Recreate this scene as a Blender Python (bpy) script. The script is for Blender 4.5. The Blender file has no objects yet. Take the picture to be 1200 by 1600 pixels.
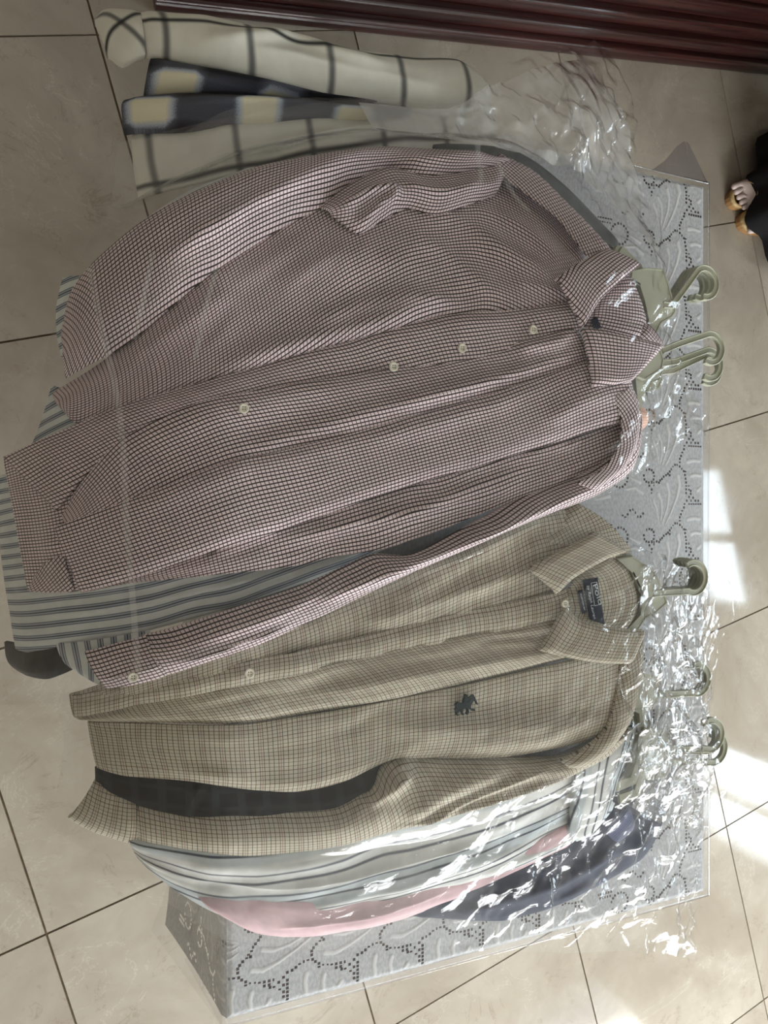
import bpy, math, random
import numpy as np
from mathutils import Vector, Matrix
D = bpy.data
C = bpy.context.scene.collection
SC = bpy.context.scene
R = math.radians
random.seed(4)

# ------------------------------------------------------------------ camera
F = 1070.0; TILT = R(21.6); ST, CT = math.sin(TILT), math.cos(TILT); H = 1.55
cam = D.cameras.new('camera'); cam.sensor_fit = 'VERTICAL'; cam.sensor_height = 36.0
cam.lens = F / 1600 * 36.0; cam.clip_start = 0.02; cam.clip_end = 60
camo = D.objects.new('camera', cam); C.objects.link(camo)
camo.matrix_world = Matrix(((CT, 0, -ST, 0), (0, 1, 0, 0), (ST, 0, CT, H), (0, 0, 0, 1)))
SC.camera = camo

# ------------------------------------------------------------------ world, light, exposure
w = D.worlds.new('sky'); SC.world = w; w.use_nodes = True
w.node_tree.nodes['Background'].inputs[0].default_value = (0.62, 0.78, 1.0, 1)
w.node_tree.nodes['Background'].inputs[1].default_value = 1.2
SC.view_settings.view_transform = 'Standard'
SC.view_settings.look = 'None'
SC.view_settings.gamma = 1.0
SC.view_settings.use_curve_mapping = False
SC.view_settings.exposure = 0.92
SC.cycles.transparent_max_bounces = 12
SC.cycles.max_bounces = 4
SC.cycles.glossy_bounces = 3
SC.cycles.adaptive_threshold = 0.09
SC.cycles.caustics_reflective = False
SC.cycles.caustics_refractive = False
SC.cycles.sample_clamp_indirect = 6.0

G = R(15.5)                       # the room and its tiles are turned against the table
GC, GS = math.cos(G), math.sin(G)
A0, A1, B0, B1, CEIL = -1.90, 3.20, -3.90, 1.95, 2.75
def ab(a, b, z=0.0): return Vector((a * GC - b * GS, a * GS + b * GC, z))
# (wall, low corner, high corner, sill, head, watts, colour)
WINDOWS = [('a', -1.55, -0.60, 1.42, 2.50, 28, (0.80, 0.91, 1.0)),
           ('a', -3.40, -2.50, 1.42, 2.50, 28, (0.80, 0.91, 1.0)),
           ('b', -0.60, 2.20, 0.35, 2.45, 175, (1.0, 0.98, 0.95))]
for wall, lo, hi, z0, z1, watts, col in WINDOWS:
    L = D.lights.new('window_daylight', 'AREA'); L.shape = 'RECTANGLE'; L.energy = watts; L.color = col
    L.size = hi - lo; L.size_y = z1 - z0
    o = D.objects.new('window_daylight', L); C.objects.link(o)
    m = (lo + hi) / 2
    if wall == 'a':
        o.location = ab(A1 + 0.22, m, (z0 + z1) / 2); d = -ab(1, 0)
    else:
        o.location = ab(m, B0 - 0.22, (z0 + z1) / 2); d = ab(0, 1)
    o.rotation_euler = d.to_track_quat('-Z', 'Z').to_euler()

# ------------------------------------------------------------------ numeric helpers
def rayc(px, py): return F * ST + (px - 600) * CT, 800 - py, -(F * CT - (px - 600) * ST)
def at(px, py, z):
    X, Y, Z = rayc(px, py); s = (H - z) / -Z
    return X * s, Y * s
TX0, TX1, TY0, TY1, TZ = 0.130, 0.902, -0.622, 0.533, 0.70
_gx = np.linspace(-0.5, 1.2, 681)
_th = np.interp(_gx, [-.3, -.09, .07, .258, .468, .611, .70, .78, .86, 1.0],
                [.020, .024, .045, .073, .105, .134, .125, .085, .06, .05])
_kk = np.exp(-np.linspace(-2, 2, 41) ** 2); _kk /= _kk.sum()
_th = np.convolve(np.pad(_th, 20, mode='edge'), _kk, 'valid')
def sstep(a, b, x):
    t = np.clip((x - a) / (b - a), 0, 1); return t * t * (3 - 2 * t)
def droop(d):
    d = np.maximum(d, 0); return np.where(d < .25, 3.4 * d * d, 3.4 * .0625 + 1.7 * (d - .25))
def base(x, y):
    return TZ + 0.004 - droop(TX0 + .005 - x) - 0.8 * droop(y - TY1 - .01)
def thick(x, y):
    ay = np.abs(y + 0.03)
    return np.interp(x, _gx, _th) * (1 - .62 * sstep(.30, .52, ay))
def surf(x, y, k): return base(x, y) + k * thick(x, y)
def on(px, py, k, lift=0.0):
    px = np.asarray(px, float); py = np.asarray(py, float)
    z = np.full(px.shape, .78)
    for _ in range(14):
        x, y = at(px, py, z); z = .5 * z + .5 * (surf(x, y, k) + lift)
    return x, y, z
def P3(px, py, k, lift=0.0):
    x, y, z = on(np.array([px]), np.array([py]), k, lift); return Vector((float(x[0]), float(y[0]), float(z[0])))
_rt = np.random.RandomState(7).rand(8, 64, 64) * 2 - 1
def noise2(x, y, seed=0):
    t = _rt[seed % 8]; x = x + 13.7 * seed; y = y + 7.3 * seed
    xi = np.floor(x).astype(int); yi = np.floor(y).astype(int); fx = x - xi; fy = y - yi
    fx = fx * fx * (3 - 2 * fx); fy = fy * fy * (3 - 2 * fy)
    a = t[xi % 64, yi % 64]; b = t[(xi + 1) % 64, yi % 64]; c = t[xi % 64, (yi + 1) % 64]; d = t[(xi + 1) % 64, (yi + 1) % 64]
    return (a * (1 - fx) + b * fx) * (1 - fy) + (c * (1 - fx) + d * fx) * fy
def smooth_poly(pts, n):
    p = np.array([q[:2] for q in pts], float)
    if len(p) > 2:
        q = np.vstack([2 * p[0] - p[1], p, 2 * p[-1] - p[-2]]); out = []
        for i in range(1, len(q) - 2):
            p0, p1, p2, p3 = q[i - 1], q[i], q[i + 1], q[i + 2]
            for t in np.linspace(0, 1, 12, endpoint=False):
                out.append(.5 * (2 * p1 + (p2 - p0) * t + (2 * p0 - 5 * p1 + 4 * p2 - p3) * t * t + (3 * p1 - p0 - 3 * p2 + p3) * t ** 3) * .75
                           + .25 * (p1 + (p2 - p1) * t))
        out.append(p[-1]); p = np.array(out)
    s = np.r_[0, np.cumsum(np.hypot(*np.diff(p, axis=0).T))]
    t = np.linspace(0, s[-1], n)
    return np.stack([np.interp(t, s, p[:, 0]), np.interp(t, s, p[:, 1])], 1)
def seg_dist(x, y, pts):
    """signed distance to a polyline and position along it (0..1)"""
    best = np.full(x.shape, 1e9); sg = np.zeros(x.shape); al = np.zeros(x.shape)
    n = len(pts) - 1
    for i in range(n):
        ax, ay = pts[i]; bx, by = pts[i + 1]; dx, dy = bx - ax, by - ay; L2 = dx * dx + dy * dy + 1e-12
        t = np.clip(((x - ax) * dx + (y - ay) * dy) / L2, 0, 1)
        ex = x - ax - t * dx; ey = y - ay - t * dy; d = np.hypot(ex, ey)
        m = d < best
        best = np.where(m, d, best); sg = np.where(m, np.sign(dx * ey - dy * ex), sg); al = np.where(m, (i + t) / n, al)
    return best * sg, al

# ------------------------------------------------------------------ object helpers
def tag(o, label=None, cat=None, group=None, kind=None):
    if label: o['label'] = label
    if cat: o['category'] = cat
    if group: o['group'] = group
    if kind: o['kind'] = kind
    return o
def empty(name, loc=(0, 0, 0), rz=0.0):
    o = D.objects.new(name, None); C.objects.link(o); o.location = loc; o.rotation_euler = (0, 0, rz); o.empty_display_size = .05
    return o
def link(name, me, mat=None, parent=None, smooth=True):
    o = D.objects.new(name, me); C.objects.link(o)
    if mat is not None: me.materials.append(mat)
    if smooth and len(me.polygons): me.polygons.foreach_set('use_smooth', [True] * len(me.polygons))
    if parent is not None:
        o.parent = parent
    return o
def origin(o):
    p = Vector((0, 0, 0))
    while o is not None: p = p + o.location; o = o.parent
    return p
def pydata(name, v, f, mat=None, parent=None, smooth=True, world=True):
    """mesh from lists; vertices in world space are moved into the parent's frame"""
    if parent is not None and world:
        q0 = origin(parent); v = [tuple(Vector(q) - q0) for q in v]
    me = D.meshes.new(name); me.from_pydata([tuple(q) for q in v], [], [tuple(q) for q in f]); me.update()
    return link(name, me, mat, parent, smooth)
def box_vf(x0, x1, y0, y1, z0, z1, bev=0.0):
    if bev <= 0:
        v = [(x, y, z) for z in (z0, z1) for y in (y0, y1) for x in (x0, x1)]
        return v, [(0, 2, 3, 1), (4, 5, 7, 6), (0, 1, 5, 4), (2, 6, 7, 3), (0, 4, 6, 2), (1, 3, 7, 5)]
    b = bev; v = []
    for z, i in ((z0, b), (z0 + b, 0), (z1 - b, 0), (z1, b)):
        v += [(x0 + i, y0 + i, z), (x1 - i, y0 + i, z), (x1 - i, y1 - i, z), (x0 + i, y1 - i, z)]
    f = [(3, 2, 1, 0), (12, 13, 14, 15)]
    for k in range(3):
        for i in range(4): f.append((4 * k + i, 4 * k + (i + 1) % 4, 4 * k + 4 + (i + 1) % 4, 4 * k + 4 + i))
    return v, f
def box(name, x0, x1, y0, y1, z0, z1, mat, parent=None, bev=0.0, frame=None):
    v, f = box_vf(x0, x1, y0, y1, z0, z1, bev)
    if frame == 'room': v = [tuple(ab(*q)) for q in v]
    return pydata(name, v, f, mat, parent, smooth=False)
def grid_mesh(name, X, Y, Z, U=None, V=None, skirt=0.0, mat=None, parent=None):
    nu, nv = X.shape
    v = np.stack([X.ravel(), Y.ravel(), Z.ravel()], 1)
    idx = np.arange(nu * nv).reshape(nu, nv)
    f = np.stack([idx[:-1, :-1], idx[1:, :-1], idx[1:, 1:], idx[:-1, 1:]], -1).reshape(-1, 4)
    n = (np.cross(v[idx[1, 0]] - v[idx[0, 0]], v[idx[0, 1]] - v[idx[0, 0]]))[2]
    n2 = (np.cross(v[idx[nu // 2 + 1, nv // 2]] - v[idx[nu // 2, nv // 2]], v[idx[nu // 2, nv // 2 + 1]] - v[idx[nu // 2, nv // 2]]))[2]
    flip = n2 < 0
    if flip: f = f[:, ::-1]
    uv = None if U is None else np.stack([U.ravel(), V.ravel()], 1)
    if skirt > 0:
        loop = np.r_[idx[:, 0], idx[-1, 1:], idx[-2::-1, -1], idx[0, -2:0:-1]]
        cx, cy = v[:, 0].mean(), v[:, 1].mean()
        low = v[loop].copy(); low[:, 2] -= skirt
        d = np.stack([cx - low[:, 0], cy - low[:, 1]], 1); d /= np.linalg.norm(d, axis=1)[:, None] + 1e-9
        low[:, :2] += d * .0015
        k = len(v); v = np.vstack([v, low]); m = len(loop)
        j = np.arange(m); jn = (j + 1) % m
        q = np.stack([loop[j], k + j, k + jn, loop[jn]], 1)
        if flip: q = q[:, ::-1]
        f = np.vstack([f, q])
        if uv is not None: uv = np.vstack([uv, uv[loop]])
    if parent is not None: v = v - np.array(origin(parent))[None, :]
    me = D.meshes.new(name)
    me.vertices.add(len(v)); me.vertices.foreach_set('co', v.ravel())
    me.loops.add(f.size); me.loops.foreach_set('vertex_index', f.ravel())
    me.polygons.add(len(f)); me.polygons.foreach_set('loop_start', np.arange(0, f.size, 4)); me.polygons.foreach_set('loop_total', np.full(len(f), 4))
    me.update(calc_edges=True)
    if uv is not None:
        l = me.uv_layers.new(name='UVMap'); l.data.foreach_set('uv', uv[f.ravel()].ravel())
    me.validate()
    return link(name, me, mat, parent)
def loft(name, rails, k, mat, parent, lift=0.0, nu=110, nv=50, folds=(), wr=(.0022, .16, .030), seed=0, bulge=0.0,
         roll=.004, rw=.007, skirt=.006, uvrot=0.0, uvoff=(0, 0), warp=.0022, extra=None, under=False, big=.004):
    """cloth panel between rails traced on the pile's own surface; returns the mesh object"""
    rs = []
    for r in rails:
        q = smooth_poly(r, nu)
        x, y, _ = on(q[:, 0], q[:, 1], k, lift); rs.append(np.stack([x, y], 1))
    rs = np.array(rs); m = len(rs)
    dv = np.r_[0, np.cumsum([np.mean(np.hypot(*(rs[i + 1] - rs[i]).T)) for i in range(m - 1)])]
    t = np.linspace(0, dv[-1], nv); X = np.zeros((nu, nv)); Y = np.zeros((nu, nv))
    if m > 2:
        for j, tt in enumerate(t):
            i = min(np.searchsorted(dv, tt, 'right') - 1, m - 2); s = (tt - dv[i]) / (dv[i + 1] - dv[i] + 1e-9)
            p1, p2 = rs[i], rs[i + 1]; p0 = rs[i - 1] if i > 0 else 2 * p1 - p2; p3 = rs[i + 2] if i + 2 < m else 2 * p2 - p1
            q = .5 * (2 * p1 + (p2 - p0) * s + (2 * p0 - 5 * p1 + 4 * p2 - p3) * s * s + (3 * p1 - p0 - 3 * p2 + p3) * s ** 3)
            X[:, j] = q[:, 0]; Y[:, j] = q[:, 1]
    else:
        s = (t / dv[-1])[None, :]
        X = rs[0][:, :1] * (1 - s) + rs[1][:, :1] * s; Y = rs[0][:, 1:] * (1 - s) + rs[1][:, 1:] * s
    U = np.cumsum(np.vstack([np.zeros((1, nv)), np.hypot(np.diff(X, axis=0), np.diff(Y, axis=0))]), 0)
    um = U.mean(1, keepdims=True) * np.ones((1, nv)); U = .6 * um + .4 * U
    V = np.cumsum(np.hstack([np.zeros((nu, 1)), np.hypot(np.diff(X, axis=1), np.diff(Y, axis=1))]), 1)
    # cloth has a nearly constant width: pleats take up what is missing
    V = .55 * V + .45 * V.mean(0, keepdims=True)
    Z = surf(X, Y, k) + lift
    vv = np.linspace(0, 1, nv)[None, :]
    Z = Z + bulge * (1 - (2 * vv - 1) ** 2)
    a, lu, lv = wr
    nz = noise2(U / lu + .6 * noise2(U / .07, V / .05, seed + 1), V / lv, seed)
    nz2 = noise2(U / (lu * .45), V / (lv * .5) + .8 * noise2(U / .05, V / .05, seed + 3), seed + 2)
    Z = Z + a * (nz + .45 * nz2) + big * noise2(X / .11, Y / .09, seed + 4)
    for fo in folds:
        pts, amp, wd = fo[0], fo[1], fo[2]; kind = fo[3] if len(fo) > 3 else 'r'
        q = smooth_poly(pts, max(6, len(pts) * 5)); x, y, _ = on(q[:, 0], q[:, 1], k, lift)
        d, al = seg_dist(X, Y, np.stack([x, y], 1))
        tap = np.minimum(1, np.minimum(al, 1 - al) * 5 + .04)
        if kind == 'r': h = np.exp(-(d / wd) ** 2)
        elif kind == 't': h = np.maximum(0, 1 - np.abs(d) / wd)
        else:                                  # a pleat that stands over its one side
            s = d if kind == 'l' else -d
            h = np.where(s > 0, np.exp(-(s / wd) ** 1.3), np.exp(-(s / (wd * .13)) ** 2))
        Z = Z + amp * tap * h
        U = U + .25 * amp * tap * h; V = V + .18 * amp * tap * h * np.tanh(d / (wd * .6))
    if roll:
        r4 = roll if isinstance(roll, (tuple, list)) else (roll,) * 4       # v0, v1, u0, u1
        Vr = np.cumsum(np.hstack([np.zeros((nu, 1)), np.hypot(np.diff(X, axis=1), np.diff(Y, axis=1))]), 1)
        Ur = np.cumsum(np.vstack([np.zeros((1, nv)), np.hypot(np.diff(X, axis=0), np.diff(Y, axis=0))]), 0)
        for amt, dd in ((r4[0], Vr), (r4[1], Vr[:, -1:] - Vr), (r4[2], Ur), (r4[3], Ur[-1:] - Ur)):
            Z = Z - amt * np.exp(-(dd / rw) ** 2)
    U = U + warp * noise2(U / .045, V / .045, seed + 5); V = V + warp * noise2(U / .05, V / .04, seed + 6)
    if extra is not None: Z = np.maximum(Z + extra(X, Y), hm_get(hm_soft(under), X, Y) + .0035 + .5 * extra(X, Y).clip(0, .01))
    else: hm_put(X, Y, Z)
    c, s = math.cos(uvrot), math.sin(uvrot)
    U, V = c * U - s * V + uvoff[0], s * U + c * V + uvoff[1]
    return grid_mesh(name, X, Y, Z, U, V, skirt, mat, parent)
HX0, HY0, HC = -.45, -.85, .005
HM = np.full((340, 360), -1.0)
def hm_put(X, Y, Z):
    i = np.clip(((X - HX0) / HC).astype(int), 0, 339).ravel(); j = np.clip(((Y - HY0) / HC).astype(int), 0, 359).ravel()
    np.maximum.at(HM, (i, j), Z.ravel())
HM_UNDER = None
def hm_soft(under=False):
    A = (HM_UNDER if under else HM).copy()
    for _ in range(3):
        B = A.copy()
        for di in (-1, 0, 1):
            for dj in (-1, 0, 1): B = np.maximum(B, np.roll(np.roll(A, di, 0), dj, 1))
        A = B
    V_ = A > 0; W_ = V_.astype(float); A = np.where(V_, A, 0.0)
    for _ in range(4):
        for ax in (0, 1):
            A = (np.roll(A, 1, ax) + 2 * A + np.roll(A, -1, ax)) / 4; W_ = (np.roll(W_, 1, ax) + 2 * W_ + np.roll(W_, -1, ax)) / 4
    return np.where(W_ > .02, A / np.maximum(W_, .02), -1.0)
def hm_get(A, X, Y):
    x = np.clip((X - HX0) / HC - .5, 0, 338.99); y = np.clip((Y - HY0) / HC - .5, 0, 358.99)
    i = x.astype(int); j = y.astype(int); fx = x - i; fy = y - j
    return (A[i, j] * (1 - fx) + A[i + 1, j] * fx) * (1 - fy) + (A[i, j + 1] * (1 - fx) + A[i + 1, j + 1] * fx) * fy
def sweep(path, prof, up=(0, 0, 1), cap=True):
    path = [Vector(p) for p in path]; n = len(path); m = len(prof); v = []; f = []; up = Vector(up)
    for i, p in enumerate(path):
        t = (path[min(i + 1, n - 1)] - path[max(i - 1, 0)]).normalized()
        s = t.cross(up).normalized(); u = s.cross(t).normalized()
        v += [tuple(p + s * a + u * b) for a, b in prof]
    for i in range(n - 1):
        for j in range(m): f.append((i * m + j, i * m + (j + 1) % m, (i + 1) * m + (j + 1) % m, (i + 1) * m + j))
    if cap: f += [tuple(range(m))[::-1], tuple(range((n - 1) * m, n * m))]
    return v, f
def prism(poly, z0, z1, bev=0.0):
    """solid from a flat outline (world xy)"""
    n = len(poly); c = Vector((sum(p[0] for p in poly) / n, sum(p[1] for p in poly) / n))
    def ins(b): return [(p[0] + (c - Vector(p[:2])).normalized().x * b, p[1] + (c - Vector(p[:2])).normalized().y * b) for p in poly]
    rings = [(poly, z0), (poly, z1 - bev), (ins(bev), z1)] if bev else [(poly, z0), (poly, z1)]
    v = [(p[0], p[1], z) for r, z in rings for p in r]; f = []
    for k in range(len(rings) - 1):
        for i in range(n): f.append((k * n + i, k * n + (i + 1) % n, (k + 1) * n + (i + 1) % n, (k + 1) * n + i))
    f += [tuple(range(n))[::-1], tuple(range((len(rings) - 1) * n, len(rings) * n))]
    return v, f

# ------------------------------------------------------------------ materials
def srgb(r, g, b):
    def c(x):
        x /= 255.0; return x / 12.92 if x <= .04045 else ((x + .055) / 1.055) ** 2.4
    return (c(r), c(g), c(b), 1.0)
class NT:
    def __init__(s, name):
        s.m = D.materials.new(name); s.m.use_nodes = True; s.t = s.m.node_tree; s.n = s.t.nodes; s.b = s.n['Principled BSDF']; s.out = s.n['Material Output']
    def add(s, typ, **kw):
        n = s.n.new(typ)
        for a, b in kw.items(): setattr(n, a, b)
        return n
    def lk(s, a, b): s.t.links.new(a, b)
    def math(s, op, a, b=None, c=None):
        n = s.add('ShaderNodeMath', operation=op)
        for i, q in enumerate((a, b, c)):
            if q is None: continue
            if isinstance(q, (int, float)): n.inputs[i].default_value = q
            else: s.lk(q, n.inputs[i])
        return n.outputs[0]
    def maprange(s, v, a, b, c, d, smooth=True):
        n = s.add('ShaderNodeMapRange'); n.interpolation_type = 'SMOOTHSTEP' if smooth else 'LINEAR'
        s.lk(v, n.inputs[0])
        for i, q in zip((1, 2, 3, 4), (a, b, c, d)): n.inputs[i].default_value = q
        return n.outputs[0]
    def mix(s, fac, a, b, blend='MIX'):
        n = s.add('ShaderNodeMix', data_type='RGBA', blend_type=blend)
        for sock, q in ((n.inputs[0], fac), (n.inputs[6], a), (n.inputs[7], b)):
            if isinstance(q, (int, float)): sock.default_value = q
            elif isinstance(q, (tuple, list)): sock.default_value = q
            else: s.lk(q, sock)
        return n.outputs[2]
    def noise(s, scale, detail=4, rough=.55, vec=None, dist=0.0):
        n = s.add('ShaderNodeTexNoise'); n.inputs['Scale'].default_value = scale; n.inputs['Detail'].default_value = detail
        n.inputs['Roughness'].default_value = rough; n.inputs['Distortion'].default_value = dist
        if vec is not None: s.lk(vec, n.inputs['Vector'])
        return n
    def bump(s, h, strength, dist):
        n = s.add('ShaderNodeBump'); n.inputs['Strength'].default_value = strength; n.inputs['Distance'].default_value = dist; s.lk(h, n.inputs['Height'])
        return n.outputs[0]
def cloth_mat(name, base_c, lines, rough=.9, tint=.06, weave=.12):
    """lines: (axis 'u'|'v', pitch m, width fraction, colour, opacity, offset)"""
    t = NT(name); uv = t.add('ShaderNodeUVMap'); sep = t.add('ShaderNodeSeparateXYZ'); t.lk(uv.outputs[0], sep.inputs[0])
    col = base_c
    for ax, p, wd, c, op, off in lines:
        co = sep.outputs[0] if ax == 'u' else sep.outputs[1]
        x = t.math('FRACT', t.math('ADD', t.math('DIVIDE', co, p), off + 500.0))
        x = t.math('ABSOLUTE', t.math('SUBTRACT', x, .5))
        s = .035 if wd < .6 else .02
        m = t.math('MULTIPLY', t.maprange(x, wd / 2 - s, wd / 2 + s, 1, 0), op)
        col = t.mix(m, col, c)
    nz = t.noise(38, 3, vec=uv.outputs[0])
    f = t.maprange(nz.outputs[0], .3, .7, 1 - tint, 1 + tint)
    g = t.add('ShaderNodeCombineXYZ')
    for i in range(3): t.lk(f, g.inputs[i])
    col = t.mix(1.0, col, g.outputs[0], 'MULTIPLY')
    t.lk(col, t.b.inputs['Base Color'])
    t.b.inputs['Roughness'].default_value = rough; t.b.inputs['Specular IOR Level'].default_value = .25
    t.b.inputs['Sheen Weight'].default_value = .08
    fine = t.noise(700, 2, vec=uv.outputs[0])
    t.lk(t.bump(fine.outputs[0], weave, .0006), t.b.inputs['Normal'])
    return t.m
def plain_mat(name, c, rough=.5, spec=.5, nscale=None, namt=.1, metal=0.0, bump=0.0, bscale=200, coat=0.0):
    t = NT(name); t.b.inputs['Roughness'].default_value = rough; t.b.inputs['Specular IOR Level'].default_value = spec; t.b.inputs['Metallic'].default_value = metal
    t.b.inputs['Coat Weight'].default_value = coat
    tc = t.add('ShaderNodeTexCoord')
    nz = t.noise(nscale or 12, 4, vec=tc.outputs['Object'])
    d = tuple(x * (1 - namt) for x in c[:3]) + (1,); l = tuple(min(1, x * (1 + namt)) for x in c[:3]) + (1,)
    t.lk(t.mix(t.maprange(nz.outputs[0], .3, .7, 0, 1), d, l), t.b.inputs['Base Color'])
    if bump:
        b = t.noise(bscale, 3, vec=tc.outputs['Object']); t.lk(t.bump(b.outputs[0], bump, .001), t.b.inputs['Normal'])
    return t.m
def film_mat(name, haze=.03, rough=.07, tint=(.985, .985, .985), gloss=1.0, bscale=60, bstr=.15, ior=1.5):
    t = NT(name); t.n.remove(t.b)
    tc = t.add('ShaderNodeTexCoord'); nz = t.noise(bscale, 3, vec=tc.outputs['Object'], dist=.8)
    nb = t.bump(nz.outputs[0], bstr, .004)
    tr = t.add('ShaderNodeBsdfTransparent'); tr.inputs[0].default_value = tint + (1,)
    gl = t.add('ShaderNodeBsdfAnisotropic'); gl.inputs['Roughness'].default_value = rough; t.lk(nb, gl.inputs['Normal'])
    lw = t.add('ShaderNodeLayerWeight'); lw.inputs[0].default_value = .5; t.lk(nb, lw.inputs['Normal'])
    r0 = ((ior - 1) / (ior + 1)) ** 2 * 1.5          # two faces of the sheet
    fr = t.math('ADD', t.math('MULTIPLY', t.math('POWER', lw.outputs['Facing'], 5.0), 1 - r0), r0)
    df = t.add('ShaderNodeBsdfDiffuse'); df.inputs[0].default_value = (.85, .86, .87, 1)
    m1 = t.add('ShaderNodeMixShader'); m1.inputs[0].default_value = haze; t.lk(tr.outputs[0], m1.inputs[1]); t.lk(df.outputs[0], m1.inputs[2])
    m2 = t.add('ShaderNodeMixShader'); t.lk(t.math('MINIMUM', t.math('MULTIPLY', fr, gloss), 1.0), m2.inputs[0])
    t.lk(m1.outputs[0], m2.inputs[1]); t.lk(gl.outputs[0], m2.inputs[2]); t.lk(m2.outputs[0], t.out.inputs['Surface'])
    return t.m

def marble_mat():
    t = NT('cream_marble'); tc = t.add('ShaderNodeTexCoord'); oi = t.add('ShaderNodeObjectInfo')
    mp = t.add('ShaderNodeVectorMath', operation='ADD'); t.lk(tc.outputs['Object'], mp.inputs[0])
    sc = t.add('ShaderNodeVectorMath', operation='SCALE'); t.lk(oi.outputs['Location'], sc.inputs[0]); sc.inputs['Scale'].default_value = 3.17
    t.lk(sc.outputs[0], mp.inputs[1]); v = mp.outputs[0]
    n1 = t.noise(3.0, 6, .6, v, .6); n2 = t.noise(14, 5, .6, v, .4)
    c = t.mix(t.maprange(n1.outputs[0], .3, .72, 0, 1), srgb(160, 150, 136), srgb(184, 176, 162))
    c = t.mix(t.maprange(n2.outputs[0], .35, .8, 0, .35), c, srgb(160, 148, 132))
    vo = t.noise(5.0, 8, .62, v, 1.3)
    vein = t.math('ABSOLUTE', t.math('SUBTRACT', vo.outputs[0], .5))
    gate = t.maprange(n2.outputs[0], .45, .6, 0, 1)
    c = t.mix(t.math('MULTIPLY', t.maprange(vein, .0, .009, .36, 0), gate), c, srgb(126, 112, 96))
    vo2 = t.noise(2.4, 9, .65, v, 2.2)
    vein2 = t.math('ABSOLUTE', t.math('SUBTRACT', vo2.outputs[0], .47))
    c = t.mix(t.math('MULTIPLY', t.maprange(vein2, .0, .006, .35, 0), t.maprange(n1.outputs[0], .42, .55, 0, 1)), c, srgb(214, 207, 196))
    t.lk(c, t.b.inputs['Base Color']); t.b.inputs['Roughness'].default_value = .10; t.b.inputs['Specular IOR Level'].default_value = .5
    rg = t.maprange(n2.outputs[0], .3, .7, .05, .10); t.lk(rg, t.b.inputs['Roughness'])
    return t.m
def wood_mat(name, c1, c2, rough=.25, coat=.5):
    t = NT(name); tc = t.add('ShaderNodeTexCoord'); mp = t.add('ShaderNodeMapping'); mp.inputs['Scale'].default_value = (1.2, 22, 22)
    t.lk(tc.outputs['Object'], mp.inputs[0]); n = t.noise(3.0, 7, .62, mp.outputs[0], 1.0)
    n2 = t.noise(1.1, 3, .5, mp.outputs[0], .3)
    c = t.mix(t.maprange(n.outputs[0], .3, .7, 0, 1), c1, c2); c = t.mix(t.maprange(n2.outputs[0], .4, .7, 0, .5), c, c1)
    t.lk(c, t.b.inputs['Base Color']); t.b.inputs['Roughness'].default_value = rough; t.b.inputs['Coat Weight'].default_value = coat; t.b.inputs['Coat Roughness'].default_value = .12
    t.lk(t.bump(n.outputs[0], .12, .001), t.b.inputs['Normal'])
    return t.m
def plaid_mat():
    t = NT('ombre_plaid'); uv = t.add('ShaderNodeUVMap'); sep = t.add('ShaderNodeSeparateXYZ'); t.lk(uv.outputs[0], sep.inputs[0])
    def band(co, p, off):
        x = t.math('FRACT', t.math('ADD', t.math('DIVIDE', co, p), off + 100.0))
        x = t.math('ABSOLUTE', t.math('SUBTRACT', x, .5))
        return t.maprange(x, .14, .27, 1, 0, False)
    a = band(sep.outputs[0], .125, .22); b = band(sep.outputs[1], .062, .05)
    fine = t.noise(900, 2, vec=uv.outputs[0])
    s = t.math('ADD', a, b)
    s = t.math('ADD', s, t.math('MULTIPLY', t.math('SUBTRACT', fine.outputs[0], .5), .5))
    r = t.add('ShaderNodeValToRGB'); e = r.color_ramp.elements
    e[0].position = .05; e[0].color = srgb(14, 15, 24); e[1].position = .97; e[1].color = srgb(216, 210, 184)
    q = e.new(.42); q.color = srgb(66, 66, 74); q = e.new(.60); q.color = srgb(84, 88, 100); q = e.new(.78); q.color = srgb(168, 176, 190)
    t.lk(t.math('MULTIPLY', s, .5), r.inputs[0]); t.lk(r.outputs[0], t.b.inputs['Base Color'])
    t.b.inputs['Roughness'].default_value = .95; t.lk(t.bump(fine.outputs[0], .25, .0008), t.b.inputs['Normal'])
    return t.m
def lace_mat():
    t = NT('white_lace'); at_ = t.add('ShaderNodeAttribute', attribute_name='motif'); uv = t.add('ShaderNodeTexCoord')
    mp = t.add('ShaderNodeMapping'); mp.inputs['Scale'].default_value = (330, 170, 250); t.lk(uv.outputs['Object'], mp.inputs[0])
    n = t.noise(1.0, 2, .5, mp.outputs[0]); m = at_.outputs['Fac']
    g = t.mix(t.maprange(n.outputs[0], .38, .62, 0, 1), srgb(188, 190, 192), srgb(208, 209, 210))
    t.lk(t.mix(m, g, srgb(226, 226, 225)), t.b.inputs['Base Color']); t.b.inputs['Roughness'].default_value = .9
    h = t.math('MULTIPLY', n.outputs[0], t.math('SUBTRACT', 1.0, m)); t.lk(t.bump(h, .25, .0006), t.b.inputs['Normal'])
    return t.m

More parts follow.
